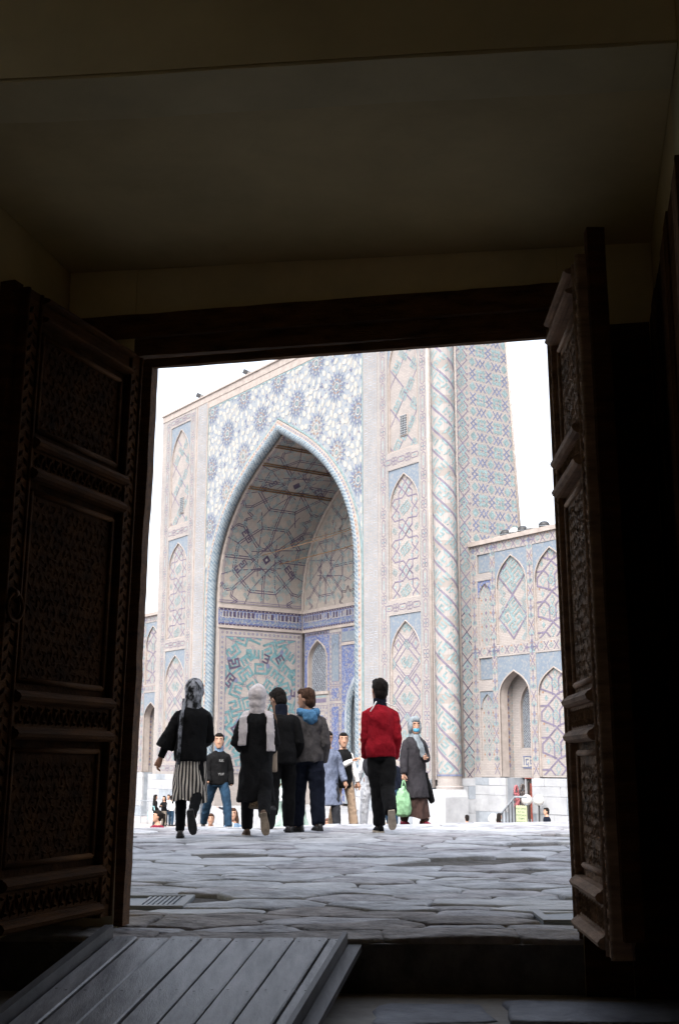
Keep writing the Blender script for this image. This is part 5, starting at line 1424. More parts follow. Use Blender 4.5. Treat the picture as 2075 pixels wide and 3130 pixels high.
def union(mb, voxel, smooth=4, wr=0.0, wf=(7, 7, 4), seed=0, dec=1.0):
    """weld overlapping lofts into one continuous surface"""
    me = bpy.data.meshes.new('u'); me.from_pydata(mb.v, [], mb.f)
    o = bpy.data.objects.new('u', me); COL.objects.link(o)
    r = o.modifiers.new('r', 'REMESH'); r.mode = 'VOXEL'; r.voxel_size = voxel; r.use_smooth_shade = True
    if smooth: s = o.modifiers.new('s', 'SMOOTH'); s.factor = .5; s.iterations = smooth
    if dec < 1: d = o.modifiers.new('d', 'DECIMATE'); d.ratio = dec
    dg = bpy.context.evaluated_depsgraph_get(); dg.update()
    new = bpy.data.meshes.new_from_object(o.evaluated_get(dg)); bpy.data.objects.remove(o); bpy.data.meshes.remove(me)
    if wr:
        cos_ = [v.co.copy() for v in new.vertices]; nr = [v.normal.copy() for v in new.vertices]
        for v, c, n in zip(new.vertices, cos_, nr):
            q = Vector((c.x * wf[0], c.y * wf[1], c.z * wf[2] + c.x * 2.5))
            a = noise.noise(q + Vector((seed, 0, 0))); b = noise.noise(q * 2.3 + Vector((0, seed, 5)))
            v.co = c + n * wr * max(-.25, (1 - abs(a) * 2.2) * .8 + b * .6)
    new.polygons.foreach_set('use_smooth', [True] * len(new.polygons)); new.update()
    return new
def add(name, me, m, parent):
    me.materials.clear(); me.materials.append(MATS[m]); me.name = name
    o = bpy.data.objects.new(name, me); COL.objects.link(o); o.parent = parent; return o
def ell(mb, c, r, R=None, n=14, k=10):
    c = Vector(c); R = R or Matrix.Identity(3); rings = []
    for i in range(k + 1):
        a = pi * i / k; a = min(max(a, .06), pi - .06)
        rings.append([c + R @ Vector((r[0] * sin(a) * cos(2 * pi * j / n), r[1] * sin(a) * sin(2 * pi * j / n), -r[2] * cos(a))) for j in range(n)])
    mb.loft(rings, 'skin')
def lerp_tab(tab, x):
    if x <= tab[0][0]: return tab[0][1:]
    for a, b in zip(tab, tab[1:]):
        if x <= b[0]:
            f = (x - a[0]) / (b[0] - a[0]); return [p + (q - p) * f for p, q in zip(a[1:], b[1:])]
    return tab[-1][1:]
TORSO = [(-.14, .140, .110), (0, .152, .116), (.12, .130, .102), (.25, .136, .104), (.34, .148, .110), (.40, .146, .104), (.44, .128, .092), (.475, .100, .078), (.51, .068, .066), (.56, .054, .057)]

class Person:
    def __init__(s, label, loc, rz, H, group, lean=0, side=0, twist=0, legs=((3, 2, 3, None), (-3, 5, 3, None)), arms=((0, 8, 12, 5), (0, 8, 12, 5)), head=(0, 0), vox=.014, build_=1.0, seed=0, sh=.148):
        s.vox = vox; s.seed = seed; s.bw = build_
        s.root = thing('person', loc, label, 'person', group, rz, H / 1.70)
        R = radians; s.pel = Vector((0, 0, .93))
        s.t = Vector((sin(R(side)), sin(R(lean)), cos(R(lean)))).normalized()
        s.legs = []; s.feet = []
        for sg, (p, k, sp, fp) in zip((-1, 1), legs):
            d = lambda a, b=sp: Vector((sg * sin(R(b)), sin(R(a)) * cos(R(b)), -cos(R(a)) * cos(R(b))))
            hip = s.pel + Vector((sg * .092, 0, -.03)); kn = hip + d(p) * .435; an = kn + d(p - k, sp * .4) * .42
            ph = R(0 if fp is None else fp); f = Vector((sg * sin(R(8)), cos(ph), sin(ph))).normalized(); n = Vector((0, -sin(ph), cos(ph)))
            s.legs.append((hip, kn, an)); s.feet.append((an, f, n, sg))
        zmin = min(min((an - n * .075 - f * .07).z, (an - n * .075 + f * .17).z) for an, f, n, _ in s.feet)
        off = Vector((0, 0, -zmin)); s.pel = s.pel + off
        s.legs = [tuple(q + off for q in l) for l in s.legs]; s.feet = [(a + off, f, n, g) for a, f, n, g in s.feet]
        tw = Matrix.Rotation(R(twist), 3, 'Z'); s.tw = tw
        s.shc = s.pel + s.t * .405; s.neck = s.pel + s.t * .53; s.arms = []
        for sg, (p, ab, el, inn) in zip((-1, 1), arms):
            shd = s.shc + tw @ Vector((sg * sh * build_, 0, 0))
            u = tw @ Vector((sg * sin(R(ab)), sin(R(p)) * cos(R(ab)), -cos(R(p)) * cos(R(ab)))); e = shd + u * .285
            ab2 = ab - inn; q = p + el
            w_ = tw @ Vector((sg * sin(R(ab2)), sin(R(q)) * cos(R(ab2)), -cos(R(q)) * cos(R(ab2)))); s.arms.append((shd, e, e + w_ * .25, w_, sg))
        yaw, pit = head; s.HR = Matrix.Rotation(R(yaw), 3, 'Z') @ Matrix.Rotation(R(pit), 3, 'X')
        s.hc = s.neck + s.t * .02 + s.HR @ Vector((0, .018, .122))
    def hp(s, x, y, z): return s.hc + s.HR @ Vector((x * HS, y * HS, z * HS))
    def torso_rings(s, hem, top, ex, ey, flare=0, n=18, taper_top=True, back=0.0):
        out = []; z = hem; st = .05
        while z < top + 1e-6:
            a, b = lerp_tab(TORSO, z); k_ = 1 - .75 * min(1, max(0, (z - .38) / .12)); a = a * s.bw + ex * k_; b = b * (s.bw * .5 + .5) + ey * k_
            if z < -.1: a += flare * (-.1 - z); b += flare * (-.1 - z)
            if z >= 0: c = s.pel + s.t * z
            else: c = s.pel + Vector((0, back * z, z))
            w = s.tw if z > .2 else Matrix.Identity(3)
            out.append([c + w @ Vector((a * cos(2 * pi * j / n), b * sin(2 * pi * j / n) * (1 if sin(2 * pi * j / n) > 0 else 1.0), 0)) for j in range(n)]); z += st
        return out
    def body(s, mat='skin', hands=(1, 1), curl=(35, 35), face=True):
        mb = MB(); mb.loft(s.torso_rings(-.12, .56, -.012, -.012), 'skin')
        mb.tube([s.neck - s.t * .06, s.neck + s.t * .04, s.hc + s.HR @ Vector((0, -.02, -.04))], [(.058, .06), (.052, .056), (.05, .056)], 'skin', 12)
        HEAD = [(-.118, .028, .030, .052), (-.105, .042, .046, .042), (-.075, .056, .066, .026), (-.035, .066, .082, .012), (.01, .073, .092, .002), (.05, .075, .096, -.006), (.085, .064, .084, -.012), (.108, .044, .058, -.014), (.12, .018, .024, -.014)]
        mb.loft([[s.hp(a * cos(2 * pi * j / 16), o + b * sin(2 * pi * j / 16), z) for j in range(16)] for z, a, b, o in HEAD], 'skin')
        if face:
            mb.loft([[s.hp(w * cos(2 * pi * j / 6), y + .014 * sin(2 * pi * j / 6), z) for j in range(6)] for z, w, y in ((-.042, .016, .088), (-.030, .018, .100), (-.005, .010, .092), (.02, .008, .085))], 'skin')
            for sg in (-1, 1): ell(mb, s.hp(sg * .076, -.006, -.008), (.010, .020, .032), s.HR, 8, 6)
        for hip, kn, an in s.legs: mb.tube([hip + Vector((0, 0, .05)), hip, hip.lerp(kn, .5), kn, kn.lerp(an, .35), an, an - Vector((0, 0, .03))], [.085, .082, .07, .052, .052, .036, .036], 'skin', 12)
        for sh, e, w, d, sg in s.arms: mb.tube([sh, sh.lerp(e, .3), e, e.lerp(w, .3), w, w + d * .02], [.045, .044, .036, .037, .025, .026], 'skin', 10)
        me = union(mb, s.vox * .8, 3, dec=.6 if s.vox < .02 else 1)
        # hands: palm, four unequal bent fingers and a thumb, joined into the body mesh
        hb = MB()
        for i, (sh, e, w, d, sg) in enumerate(s.arms):
            if not hands[i]: continue
            d = d.normalized(); side = Vector((0, 1, 0)) if abs(d.y) < .8 else Vector((0, 0, 1)); side = (side - d * side.dot(d)).normalized()   # thumb side
            nrm = d.cross(side) * (1 if sg < 0 else -1); cu = radians(curl[i]); inw = nrm if nrm.x * sg < 0 else -nrm
            hb.tube([w - d * .015, w + d * .03, w + d * .075, w + d * .098], [(.026, .019), (.036, .017), (.041, .015), (.037, .012)], mat, 10)
            if s.vox < .02:
                hb2 = hb
                rr = tube_rings([w - d * .01, w + d * .05], .02, 8)
                for k, (off, ln) in enumerate(((.029, .070), (.010, .078), (-.010, .073), (-.028, .058))):
                    b0 = w + d * .085 + side * off; a1 = cu * .5; a2 = cu * 1.3; d1 = (d * cos(a1) + inw * sin(a1)).normalized(); d2 = (d * cos(a2) + inw * sin(a2)).normalized()
                    p1 = b0 + d1 * ln * .5; p2 = p1 + d2 * ln * .35; hb.tube([b0, b0.lerp(p1, .6), p1, p2, p2 + d2 * ln * .15], [.0095, .0092, .0085, .0075, .004], mat, 7)
                b0 = w + d * .03 + side * .028; d1 = (d * .72 + side * .7 + inw * .25).normalized(); p1 = b0 + d1 * .04; d2 = (d * .95 + side * .2 + inw * .35).normalized(); hb.tube([b0, p1, p1 + d2 * .028, p1 + d2 * .036], [.012, .0105, .009, .004], mat, 7)
            else:
                hb.tube([w + d * .08, w + d * .17], [(.03, .014), (.02, .01)], mat, 6)
        o = add('body', me, mat, s.root)
        if hb.f:
            import bmesh
            bm = bmesh.new(); bm.from_mesh(me); vs = [bm.verts.new(v) for v in hb.v]
            for f in hb.f:
                try: bm.faces.new([vs[i] for i in f]).smooth = True
                except ValueError: pass
            bm.to_mesh(me); bm.free()
        if face and s.vox < .03:
            for sg in (-1, 1):
                eb = MB(); ell(eb, s.hp(sg * .031, .076, .012), (.013, .008, .007), s.HR, 8, 6); eb.mats = ['eye dark']; eb.build('eye', s.root, True, local=True)
                bb = MB(); bb.tube([s.hp(sg * .014, .088, .034), s.hp(sg * .032, .087, .041), s.hp(sg * .05, .075, .034)], .0055, 'hair black', 5); bb.build('eyebrow', s.root, True, local=True)
            lb = MB(); ell(lb, s.hp(0, .078, -.066), (.024, .012, .008), s.HR, 8, 6); lb.mats = ['lip']; lb.build('mouth', s.root, True, local=True)
        return o
    def shoes(s, m='shoe leather', sole='rubber black'):
        for an, f, n, sg in s.feet:
            sd = f.cross(n).normalized(); P = lambda x, y, z: an + sd * x + f * y + n * (z - .075)
            out = [(-.085, .030), (-.06, .036), (0, .037), (.08, .045), (.13, .043), (.17, .030), (.185, .014)]
            mb = MB(); rings = []
            for y, w in out:
                top = .085 if y < .03 else (.085 - (y - .03) * .36)
                rings.append([P(-w, y, .016), P(-w * .98, y, top * .55), P(-w * .55, y, top), P(w * .55, y, top), P(w * .98, y, top * .55), P(w, y, .016)])
            mb.loft(rings, m); sh = mb.build('shoe', s.root, True, local=True)
            mb = MB(); rings = [[P(-w - .004, y, 0), P(-w - .004, y, .02), P(w + .004, y, .02), P(w + .004, y, 0)] for y, w in out]
            mb.loft(rings, sole); o = mb.build('sole', sh, local=True)
    def trousers(s, m, ease=.02, end=1.0, flare=0.0, wr=.007):
        mb = MB(); mb.loft(s.torso_rings(-.13, .10, ease * .6, ease * .6), m)
        for hip, kn, an in s.legs:
            cf = kn.lerp(an, .4); e = kn.lerp(an, end)
            inn = Vector((-.022 if hip.x > 0 else .022, 0, 0)); mb.tube([hip + Vector((0, 0, .05)) + inn, hip.lerp(kn, .14) + inn * .7, hip.lerp(kn, .55), kn, cf, e], [(.068 + ease * .5), (.080 + ease * .6), (.072 + ease), (.056 + ease), (.054 + ease + flare * .4), (.042 + ease + flare)], m, 14)
        return add('trousers', union(mb, s.vox, 3, wr, (8, 8, 9), s.seed), m, s.root)
    def jacket(s, m, hem=-.08, ease=.03, flare=0.0, sleeve=1.0, sease=.022, name='jacket', top=.50, wr=.010, cuff=0.0, collar=None, back=0.0, arms=(1, 1)):
        mb = MB(); slv = []; mb.loft(s.torso_rings(hem, top, ease, ease * 1.05, flare, back=back), m)
        for i, (sh, e, w, d, sg) in enumerate(s.arms):
            if not arms[i]: ell(mb, sh + Vector((-sg * .03, 0, .0)), (.045 + sease, .05 + sease, .05 + sease)); continue
            q = e.lerp(w, sleeve) if sleeve <= 1 else w + d * (sleeve - 1) * .25
            ell(mb, sh + Vector((-sg * .03, 0, -.012)), (.040 + sease * .6, .048 + sease * .6, .046 + sease * .6))
            mb_ = MB(); slv.append((mb_, i)); mb_.tube([sh + s.tw @ Vector((-sg * .085, 0, .026)), sh + s.tw @ Vector((-sg * .035, 0, .012)), sh + s.tw @ Vector((sg * .006, 0, -.012)), sh.lerp(e, .22), sh.lerp(e, .5), e, e.lerp(q, .4), q], [.028 + sease * .4, .040 + sease * .5, .046 + sease * .6, .048 + sease * .8, .044 + sease, .042 + sease + cuff * .3, .038 + sease + cuff * .6, .030 + sease + cuff], m, 14)
        o = add(name, union(mb, s.vox, 3, wr, seed=s.seed), m, s.root)
        for mb_, i in slv: add('sleeve', union(mb_, s.vox, 2, wr * .55, (11, 11, 13), seed=s.seed + 7 * i), m, s.root)
        if collar:
            mb = MB(); mb.tube([s.neck - s.t * .115, s.neck - s.t * .03, s.neck + s.t * .055], [(.112, .098), (.080, .082), (.080, .084)], collar, 14); add('collar', union(mb, s.vox, 2), collar, s.root)
        return o
    def skirt(s, m, top, hem, r0, r1, name='skirt', folds=7, amp=.06, drift=0.0, n=84):
        mb = MB(); rings = []; rows = 26; rg = random.Random(s.seed)
        for i in range(rows + 1):
            f = i / rows; z = top + (hem - top) * f; r = r0 + (r1 - r0) * f ** .8; ring = []
            for j in range(n):
                a = 2 * pi * j / n; k = 1 + amp * f * sin(folds * a + 2.2 * sin(z * 9 + s.seed)) + amp * .7 * noise.noise(Vector((cos(a) * 2.2, sin(a) * 2.2, z * 6 + s.seed)))
                zz = z + (.025 * f * sin(3 * a + s.seed) if i == rows else 0)
                ring.append(Vector((s.pel.x + r * k * cos(a), s.pel.y + drift * f + r * .80 * k * sin(a), zz)))
            rings.append(ring)
        mb.loft(rings, m, cap=False); return mb.build(name, s.root, True, local=True)
    def hair(s, m='hair black', long=0, pony=False, bun=False, short=True):
        mb = MB(); ell(mb, s.hp(0, -.022, .034), (.094, .104, .108), s.HR); ell(mb, s.hp(0, -.045, -.025), (.082, .070, .095), s.HR)
        ell(mb, s.hp(0, .045, .088), (.066, .052, .040), s.HR)
        if long:
            for x, y in ((-.055, -.03), (.055, -.03), (0, -.07)): mb.tube([s.hp(x, y, .03), s.hp(x * 1.35, y - .01, -.1), s.hp(x * 1.5, y - .02, -.1 - long * .5), s.hp(x * 1.3, y - .02, -.1 - long)], [.05, .055, .05, .025], m, 8)
        if pony: mb.tube([s.hp(0, -.10, .05), s.hp(0, -.15, .03), s.hp(.0, -.16, -.09), s.hp(0, -.14, -.22)], [.03, .035, .035, .012], m, 8)
        if bun: ell(mb, s.hp(0, -.13, .03), (.045, .04, .045), s.HR)
        return add('hair', union(mb, min(s.vox, .012) if s.vox < .02 else s.vox * .7, 2, .007, (30, 30, 12), s.seed), m, s.root)
    def headscarf(s, m, face_open=True, drape=True):
        mb = MB(); ell(mb, s.hp(0, -.026 if face_open else -.012, .018), (.110, .114 if face_open else .132, .136), s.HR)
        ell(mb, s.hp(0, -.035, -.07), (.098, .092, .10), s.HR)
        if face_open: ell(mb, s.hp(0, .018, .088), (.082, .092, .060), s.HR)
        for sg in (-1, 1):
            if face_open: ell(mb, s.hp(sg * .072, .01, -.02), (.030, .07, .10), s.HR)
        if drape: mb.tube([s.hp(0, -.03, -.06), s.neck - s.t * .0 + Vector((0, -.01, 0)), s.neck - s.t * .075, s.neck - s.t * .12], [(.085, .085), (.088, .09), (.105, .098), (.122, .105)], m, 16)
        return add('headscarf', union(mb, min(s.vox, .012) if s.vox < .02 else s.vox * .7, 3, .007, (9, 9, 14), s.seed), m, s.root)
    def strip(s, name, pts, w, th, m, wr=.006, side=(1, 0, 0)):
        mb = MB(); P_ = [Vector(p) for p in pts]; Q = []
        for a, b in zip(P_, P_[1:]): Q += [a.lerp(b, k / 4) for k in range(4)]
        Q.append(P_[-1]); ws = [w * (1 + .10 * sin(k * 1.3)) for k in range(len(Q))]
        mb.loft(tube_rings(Q, [(a, th) for a in ws], 12, side), m); return add(name, union(mb, .011, 2, wr, (22, 10, 3), s.seed), m, s.root)

GA = 'people walking out across the terrace'; GB = 'people coming up towards the gate'; GC = 'people on the steps beyond the terrace'; GD = 'people by the portal plinth'
def G_(x, y): return (x, y, ground_z(x, y) + (undul(x, y) * .6 if y < 17 else 0))
# woman in striped skirt
p = Person('woman in black tunic and striped calf length skirt walking away, dark patterned headscarf', G_(-1.56, 12.76), radians(-2), 1.575, GA, lean=3, side=1.5, legs=((3, 1, 1, None), (-5, 50, 0, -76)), arms=((-6, 24, 8, 2), (20, 2, 75, 30)), head=(-6, -10), build_=.98, seed=1)
p.body('skin warm', (1, 0), (55, 0), False); p.trousers('black cloth', .006); p.shoes('shoe leather', 'rubber black')
p.skirt('striped cloth', p.pel.z + .02, .40, .150, .200, 'skirt', 6, .10); p.jacket('black cloth', -.115, .040, .25, .50, .034, 'tunic', cuff=.046, wr=.012)
for sh, e, w, d, sg in p.arms:
    mb = MB(); mb.tube([e.lerp(w, .2), w - d * .015], [.05, .040], 'black cloth', 10); mb.build('undersleeve', p.root, True, local=True)
p.headscarf('patterned scarf', False); sh = p.shc
p.strip('scarf_tail', [p.hp(-.075, -.09, -.09), sh + Vector((-.10, -.135, .02)), sh + Vector((-.11, -.165, -.18)), sh + Vector((-.12, -.175, -.42)), sh + Vector((-.13, -.17, -.56))], .024, .010, 'patterned scarf')
# woman with the white scarf
p = Person('woman in long black coat walking away, white headscarf with two tails down her back', G_(-.88, 12.91), radians(3), 1.555, GA, lean=4, legs=((20, 6, 1, None), (-24, 30, 1, -66)), arms=((-10, 18, 75, 50), (-8, 12, 70, 30)), head=(-4, -4), build_=1.02, seed=2)
p.body('skin', (0, 0), face=False); p.trousers('black cloth', .02, .97); p.shoes('leather brown', 'sole tan'); p.jacket('black cloth', -.52, .035, .10, 1.0, .026, 'coat', wr=.013, back=.06)
p.headscarf('white scarf', False)
mb = MB(); mb.tube([p.neck - p.t * .10, p.neck - p.t * .03], [(.115, .10), (.088, .085)], 'floral cloth', 16); add('collar', union(mb, .012, 2), 'floral cloth', p.root)
sh = p.shc
for x in (-1, 1): p.strip('scarf_tail', [p.neck + Vector((x * .06, .05, -.05)), sh + Vector((x * .125, -.02, .095)), sh + Vector((x * .155, -.115, .02)), sh + Vector((x * .16, -.155, -.16)), sh + Vector((x * .165, -.16, -.33 - .03 * x))], .058, .013, 'white scarf')
mb = MB(); mb.tube([p.pel + Vector((.05, -.10, -.40)), p.pel + Vector((.05, -.15, -.50)), p.pel + Vector((.05, -.20, -.58))], [(.05, .03), (.10, .05), (.13, .05)], 'lace brown', 12, ); mb.build('petticoat', p.root, True, local=True)
# man in black jacket
p = Person('man in black jacket with head bowed, walking beside the white scarf woman', G_(-.66, 13.72), radians(4), 1.57, GA, lean=9, legs=((-10, 46, 1, -58), (8, 4, 1, None)), arms=((10, 4, 50, 25), (-8, 12, 45, 14)), head=(38, -26), build_=1.04, seed=3, sh=.152)
p.body('skin', (0, 0)); p.trousers('black cloth', .026); p.shoes('shoe leather', 'rubber black'); p.jacket('black cloth', -.14, .038, .05, 1.0, .028, 'jacket', collar='navy cloth'); p.hair('hair black')
bg_ = thing('shoulder_bag', p.root.location, 'beige fabric shoulder bag hanging behind the white scarf woman at hip height', 'bag', None, 0, 1)
bp_ = Vector((-.10, -.36, .83)); mb = MB(); F1 = Frame(bp_, (1, 0, 0), (0, 0, 1), (0, -1, 0)); mb.box(F1, -.115, .075, -.16, .17, -.035, .035, 'bag beige'); add('pouch', union(mb, .012, 4, .006, seed=3), 'bag beige', bg_)
mb = MB(); mb.box(F1, -.118, .078, .06, .172, .036, .046, 'floral cloth'); mb.build('flap', bg_, local=True); mb = MB(); mb.tube([bp_ + Vector((-.1, 0, .15)), bp_ + Vector((-.05, .05, .45)), bp_ + Vector((0, .12, .60)), bp_ + Vector((.06, .02, .4)), bp_ + Vector((.06, 0, .15))], .011, 'leather brown', 6); mb.build('strap', bg_, local=True)
# boy with the blue hood
p = Person('boy in grey sweatshirt with bright blue hood, face turned to the left', G_(-.36, 13.94), radians(6), 1.56, GA, lean=-1, legs=((10, 6, 3, None), (-12, 8, 2, None)), arms=((6, 5, 40, 18), (-8, 9, 34, 14)), head=(62, -6), build_=1.06, seed=4, sh=.150)
p.feet = [(a, Vector((-.80, .55, 0)).normalized(), n, g) if g < 0 else (a, Vector((-.25, .95, 0)).normalized(), n, g) for a, f, n, g in p.feet]
p.body('skin', (0, 0)); p.trousers('navy cloth', .038, wr=.010); p.shoes('shoe leather', 'rubber black'); p.jacket('grey knit', -.10, .046, .0, 1.0, .036, 'sweatshirt', wr=.014); p.hair('hair brown')
mb = MB(); mb.tube([p.neck + Vector((-.05, .06, .0)), p.neck + Vector((-.115, 0, -.015)), p.neck + Vector((-.09, -.075, -.03)), p.neck + Vector((0, -.125, -.055)), p.neck + Vector((.09, -.075, -.03)), p.neck + Vector((.115, 0, -.015)), p.neck + Vector((.05, .06, 0))], [.03, .042, .048, .055, .048, .042, .03], 'blue hood', 12)
ell(mb, p.neck + Vector((.01, -.135, -.10)), (.095, .045, .085)); add('hood', union(mb, .011, 3, .010, (16, 16, 14), 4), 'blue hood', p.root)
# man in the red jacket
p = Person('young man in red jacket and black trousers walking away with one heel raised', G_(.47, 13.69), radians(7), 1.64, GA, lean=2, side=-1, legs=((4, 0, -7, None), (-12, 40, -5, -54)), arms=((4, 3, 26, 6), (-12, 7, 30, 12)), head=(16, 2), build_=.98, seed=5, sh=.156)
p.legs = p.legs[::-1] if False else p.legs
p.body('skin warm', (0, 0)); p.trousers('black cloth', .026); p.shoes('black cloth', 'sole cream'); p.jacket('red cloth', -.10, .034, .0, 1.03, .020, 'jacket', wr=.016, collar='navy cloth'); p.hair('hair black')
sh = p.shc; mb = MB(); mb.tube([p.neck + Vector((-.055, -.075, .01)), sh + Vector((-.10, -.105, .065)), sh + Vector((-.135, -.115, .015))], .007, 'white cloth', 6); mb.build('piping', p.root, True, local=True)
mb = MB(); mb.tube([p.neck + Vector((.06, -.07, .0)), sh + Vector((.17, -.055, .078)), sh + Vector((.215, -.05, .03))], .006, 'white cloth', 6); mb.build('piping', p.root, True, local=True)
# woman with face mask
p = Person('woman in dark grey coat facing the gate, silver headscarf and blue face mask', G_(1.14, 18.6), radians(-148), 1.56, GB, lean=1, legs=((8, 4, 3, None), (-4, 10, 3, None)), arms=((6, 14, 88, 50), (4, 14, 8, 4)), head=(-14, -2), build_=1.06, seed=6)
p.body('skin', (1, 1), (60, 80)); p.trousers('brown cloth', .02); p.shoes('maroon cloth', 'rubber black'); p.skirt('brown cloth', .62, .14, .20, .25, 'skirt', 8, .09); p.jacket('coat grey', -.50, .045, .16, 1.0, .028, 'coat', wr=.011); p.headscarf('silver scarf', True)
mb = MB(); ell(mb, p.hp(0, .060, -.058), (.058, .052, .048), p.HR); add('face_mask', union(mb, .010, 2), 'mask blue', p.root)
sh = p.shc; p.strip('scarf_tail', [p.hp(.02, .07, -.13), sh + Vector((.01, .15, .0)), sh + Vector((-.03, .175, -.12)), sh + Vector((-.06, .18, -.24))], .062, .014, 'silver scarf')
mb = MB(); mb.tube([p.pel + Vector((-.18, .02, -.1)), p.pel + Vector((-.25, .0, -.35)), p.pel + Vector((-.40, -.05, -.58))], [(.05, .07), (.09, .07), (.05, .03)], 'black cloth', 10); add('coat_tail', union(mb, .014, 3, .01), 'black cloth', p.root)
w6 = p; Mw = Matrix.LocRotScale(p.root.location, p.root.rotation_euler, p.root.scale); hand = Mw @ (p.arms[1][2] + p.arms[1][3] * .10)
pb = thing('plastic_bag', hand, 'pale green plastic carrier bag held by the masked woman in grey', 'bag')
mb = MB(); prof = [(-.09, .012, .012), (-.14, .05, .035), (-.20, .085, .055), (-.30, .115, .075), (-.42, .125, .085), (-.50, .115, .08), (-.53, .07, .05)]
mb.loft([[Vector((-.015 + a * cos(2 * pi * j / 18), b * sin(2 * pi * j / 18), z)) for j in range(18)] for z, a, b in prof], 'bag green'); add('sack', union(mb, .012, 1, .014, (14, 14, 9), 2), 'bag green', pb)
for x in (-.018, .018): mb = MB(); mb.tube([(x * .5, 0, .0), (x * 1.2, 0, -.06), (x * 2, 0, -.13)], .010, 'bag green', 6); mb.build('handle', pb, True, local=True)
# boy in jeans
p = Person('boy in black jacket and blue jeans striding towards the gate behind the striped skirt', G_(-2.08, 21.0), radians(-165), 1.62, GB, lean=-1, legs=((22, 4, 6, None), (-20, 12, 10, -20)), arms=((-8, 14, 30, 12), (5, 12, 40, 10)), head=(-12, 0), build_=1.0, seed=7)
p.body('skin', (0, 0)); p.trousers('denim', .02); p.shoes('shoe leather', 'rubber black'); p.jacket('black cloth', -.10, .03, .0, 1.0, .024, 'jacket', collar='denim light'); p.hair('hair black')
M_ = Matrix.LocRotScale(p.root.location, p.root.rotation_euler, p.root.scale)
sh = p.shc
for k, (txt, dz) in enumerate((('ILK', -.10), ('YUP', -.34))):
    me = text_mesh(txt, .060); me.materials.clear(); me.materials.append(MATS['print grey'])
    for v in me.vertices: v.co = sh + Vector((-v.co.x - .02, .172, v.co.y + dz))
    o = bpy.data.objects.new('print', me); COL.objects.link(o); o.parent = p.root
# girl in vest
p = Person('girl with ponytail in black gilet, white sleeves and beige trousers, smiling towards the right', G_(.06, 20.5), radians(-152), 1.52, GB, lean=2, legs=((10, 3, 6, None), (-8, 6, 5, None)), arms=((4, 14, 14, 4), (40, 2, 85, 45)), head=(-22, 0), build_=.98, seed=8)
p.body('skin', (1, 1), (30, 20)); p.trousers('beige cloth', .02, 1.0, .022); p.shoes('black cloth', 'sole cream'); p.jacket('white cloth', .0, .012, .0, 1.0, .014, 'shirt'); p.jacket('black cloth', -.20, .034, .12, 0, .006, 'gilet', arms=(0, 0), wr=.010); p.hair('hair black', pony=True)
# woman in the mint dress
p = Person('woman in long mint green dress half hidden behind the boy with the blue hood', G_(-.86, 20.0), radians(-175), 1.55, GB, lean=0, arms=((20, 10, 70, 40), (20, 10, 75, 35)), head=(10, 0), build_=1.05, seed=9)
p.body('skin', (1, 1), (60, 60)); p.shoes('shoe leather'); p.skirt('mint cloth', p.pel.z + .05, .06, .17, .36, 'dress', 9, .10); p.jacket('charcoal cloth', -.06, .03, .0, 1.0, .022, 'jacket'); p.headscarf('white scarf', True)
hb_ = thing('handbag', Vector(p.root.location) + Vector((-.03, -.32, .55)), 'white handbag with dark strap in front of the mint green dress', 'bag')
mb = MB(); F1 = Frame((0, 0, 0), (1, 0, 0), (0, 0, 1), (0, -1, 0)); mb.box(F1, -.12, .12, -.10, .10, -.04, .04, 'bag white'); add('pouch', union(mb, .014, 3, .004), 'bag white', hb_); mb = MB(); mb.tube([(-.1, 0, .09), (0, .03, .26), (.1, 0, .09)], .012, 'leather brown', 6); mb.build('strap', hb_, local=True)
# person in slate coat
p = Person('person in open slate blue long coat behind the blue hooded boy', G_(-.20, 20.0), radians(-165), 1.52, GB, lean=2, legs=((14, 3, 4, None), (-12, 16, 4, -12)), arms=((-4, 18, 22, 4), (4, 10, 30, 12)), head=(-4, -10), build_=1.1, seed=10)
p.body('skin', (1, 0), (40, 0)); p.trousers('charcoal cloth', .03); p.shoes('shoe leather'); p.jacket('slate cloth', -.52, .04, .20, 1.0, .03, 'coat'); p.hair('hair black')
mb = MB(); mb.loft([[p.pel + Vector((a * cos(t), .085 + b * sin(t), z)) for t in [2 * pi * j / 12 for j in range(12)]] for z, a, b in ((-.22, .10, .075), (.1, .10, .07), (.36, .08, .04))], 'taupe cloth'); mb.build('waistcoat', p.root, True, local=True)
# pale trousers
p = Person('person in pale shirt and white trousers, mostly hidden behind the red jacket', G_(.56, 21.0), radians(15), 1.5, GB, legs=((12, 3, 4, None), (-14, 20, 4, -20)), arms=((10, 14, 12, 4), (-4, 14, 12, 4)), head=(10, 0), seed=11)
p.body('skin', (1, 1)); p.trousers('pale cloth', .03); p.shoes('white cloth', 'sole cream'); p.jacket('pale cloth', -.08, .02, 0, 1.0, .02, 'shirt'); p.hair('hair black')
rk = thing('rucksack', Vector(p.root.location) + Vector((-.02, -.27, 1.05)), 'dark rucksack on the back of the person in the pale shirt', 'bag'); mb = MB(); ell(mb, (0, .07, 0), (.15, .085, .20)); add('pack', union(mb, .014, 3, .006), 'charcoal cloth', rk)
p = Person('child in blue jeans and red shoes half hidden between red jacket and grey coat', G_(.88, 20.6), radians(-20), 1.22, GB, legs=((10, 3, 3, None), (-8, 8, 3, None)), seed=12)
p.body('skin', (1, 1)); p.trousers('denim', .02); p.shoes('red cloth', 'rubber black'); p.jacket('navy cloth', -.08, .03); p.hair('hair black')

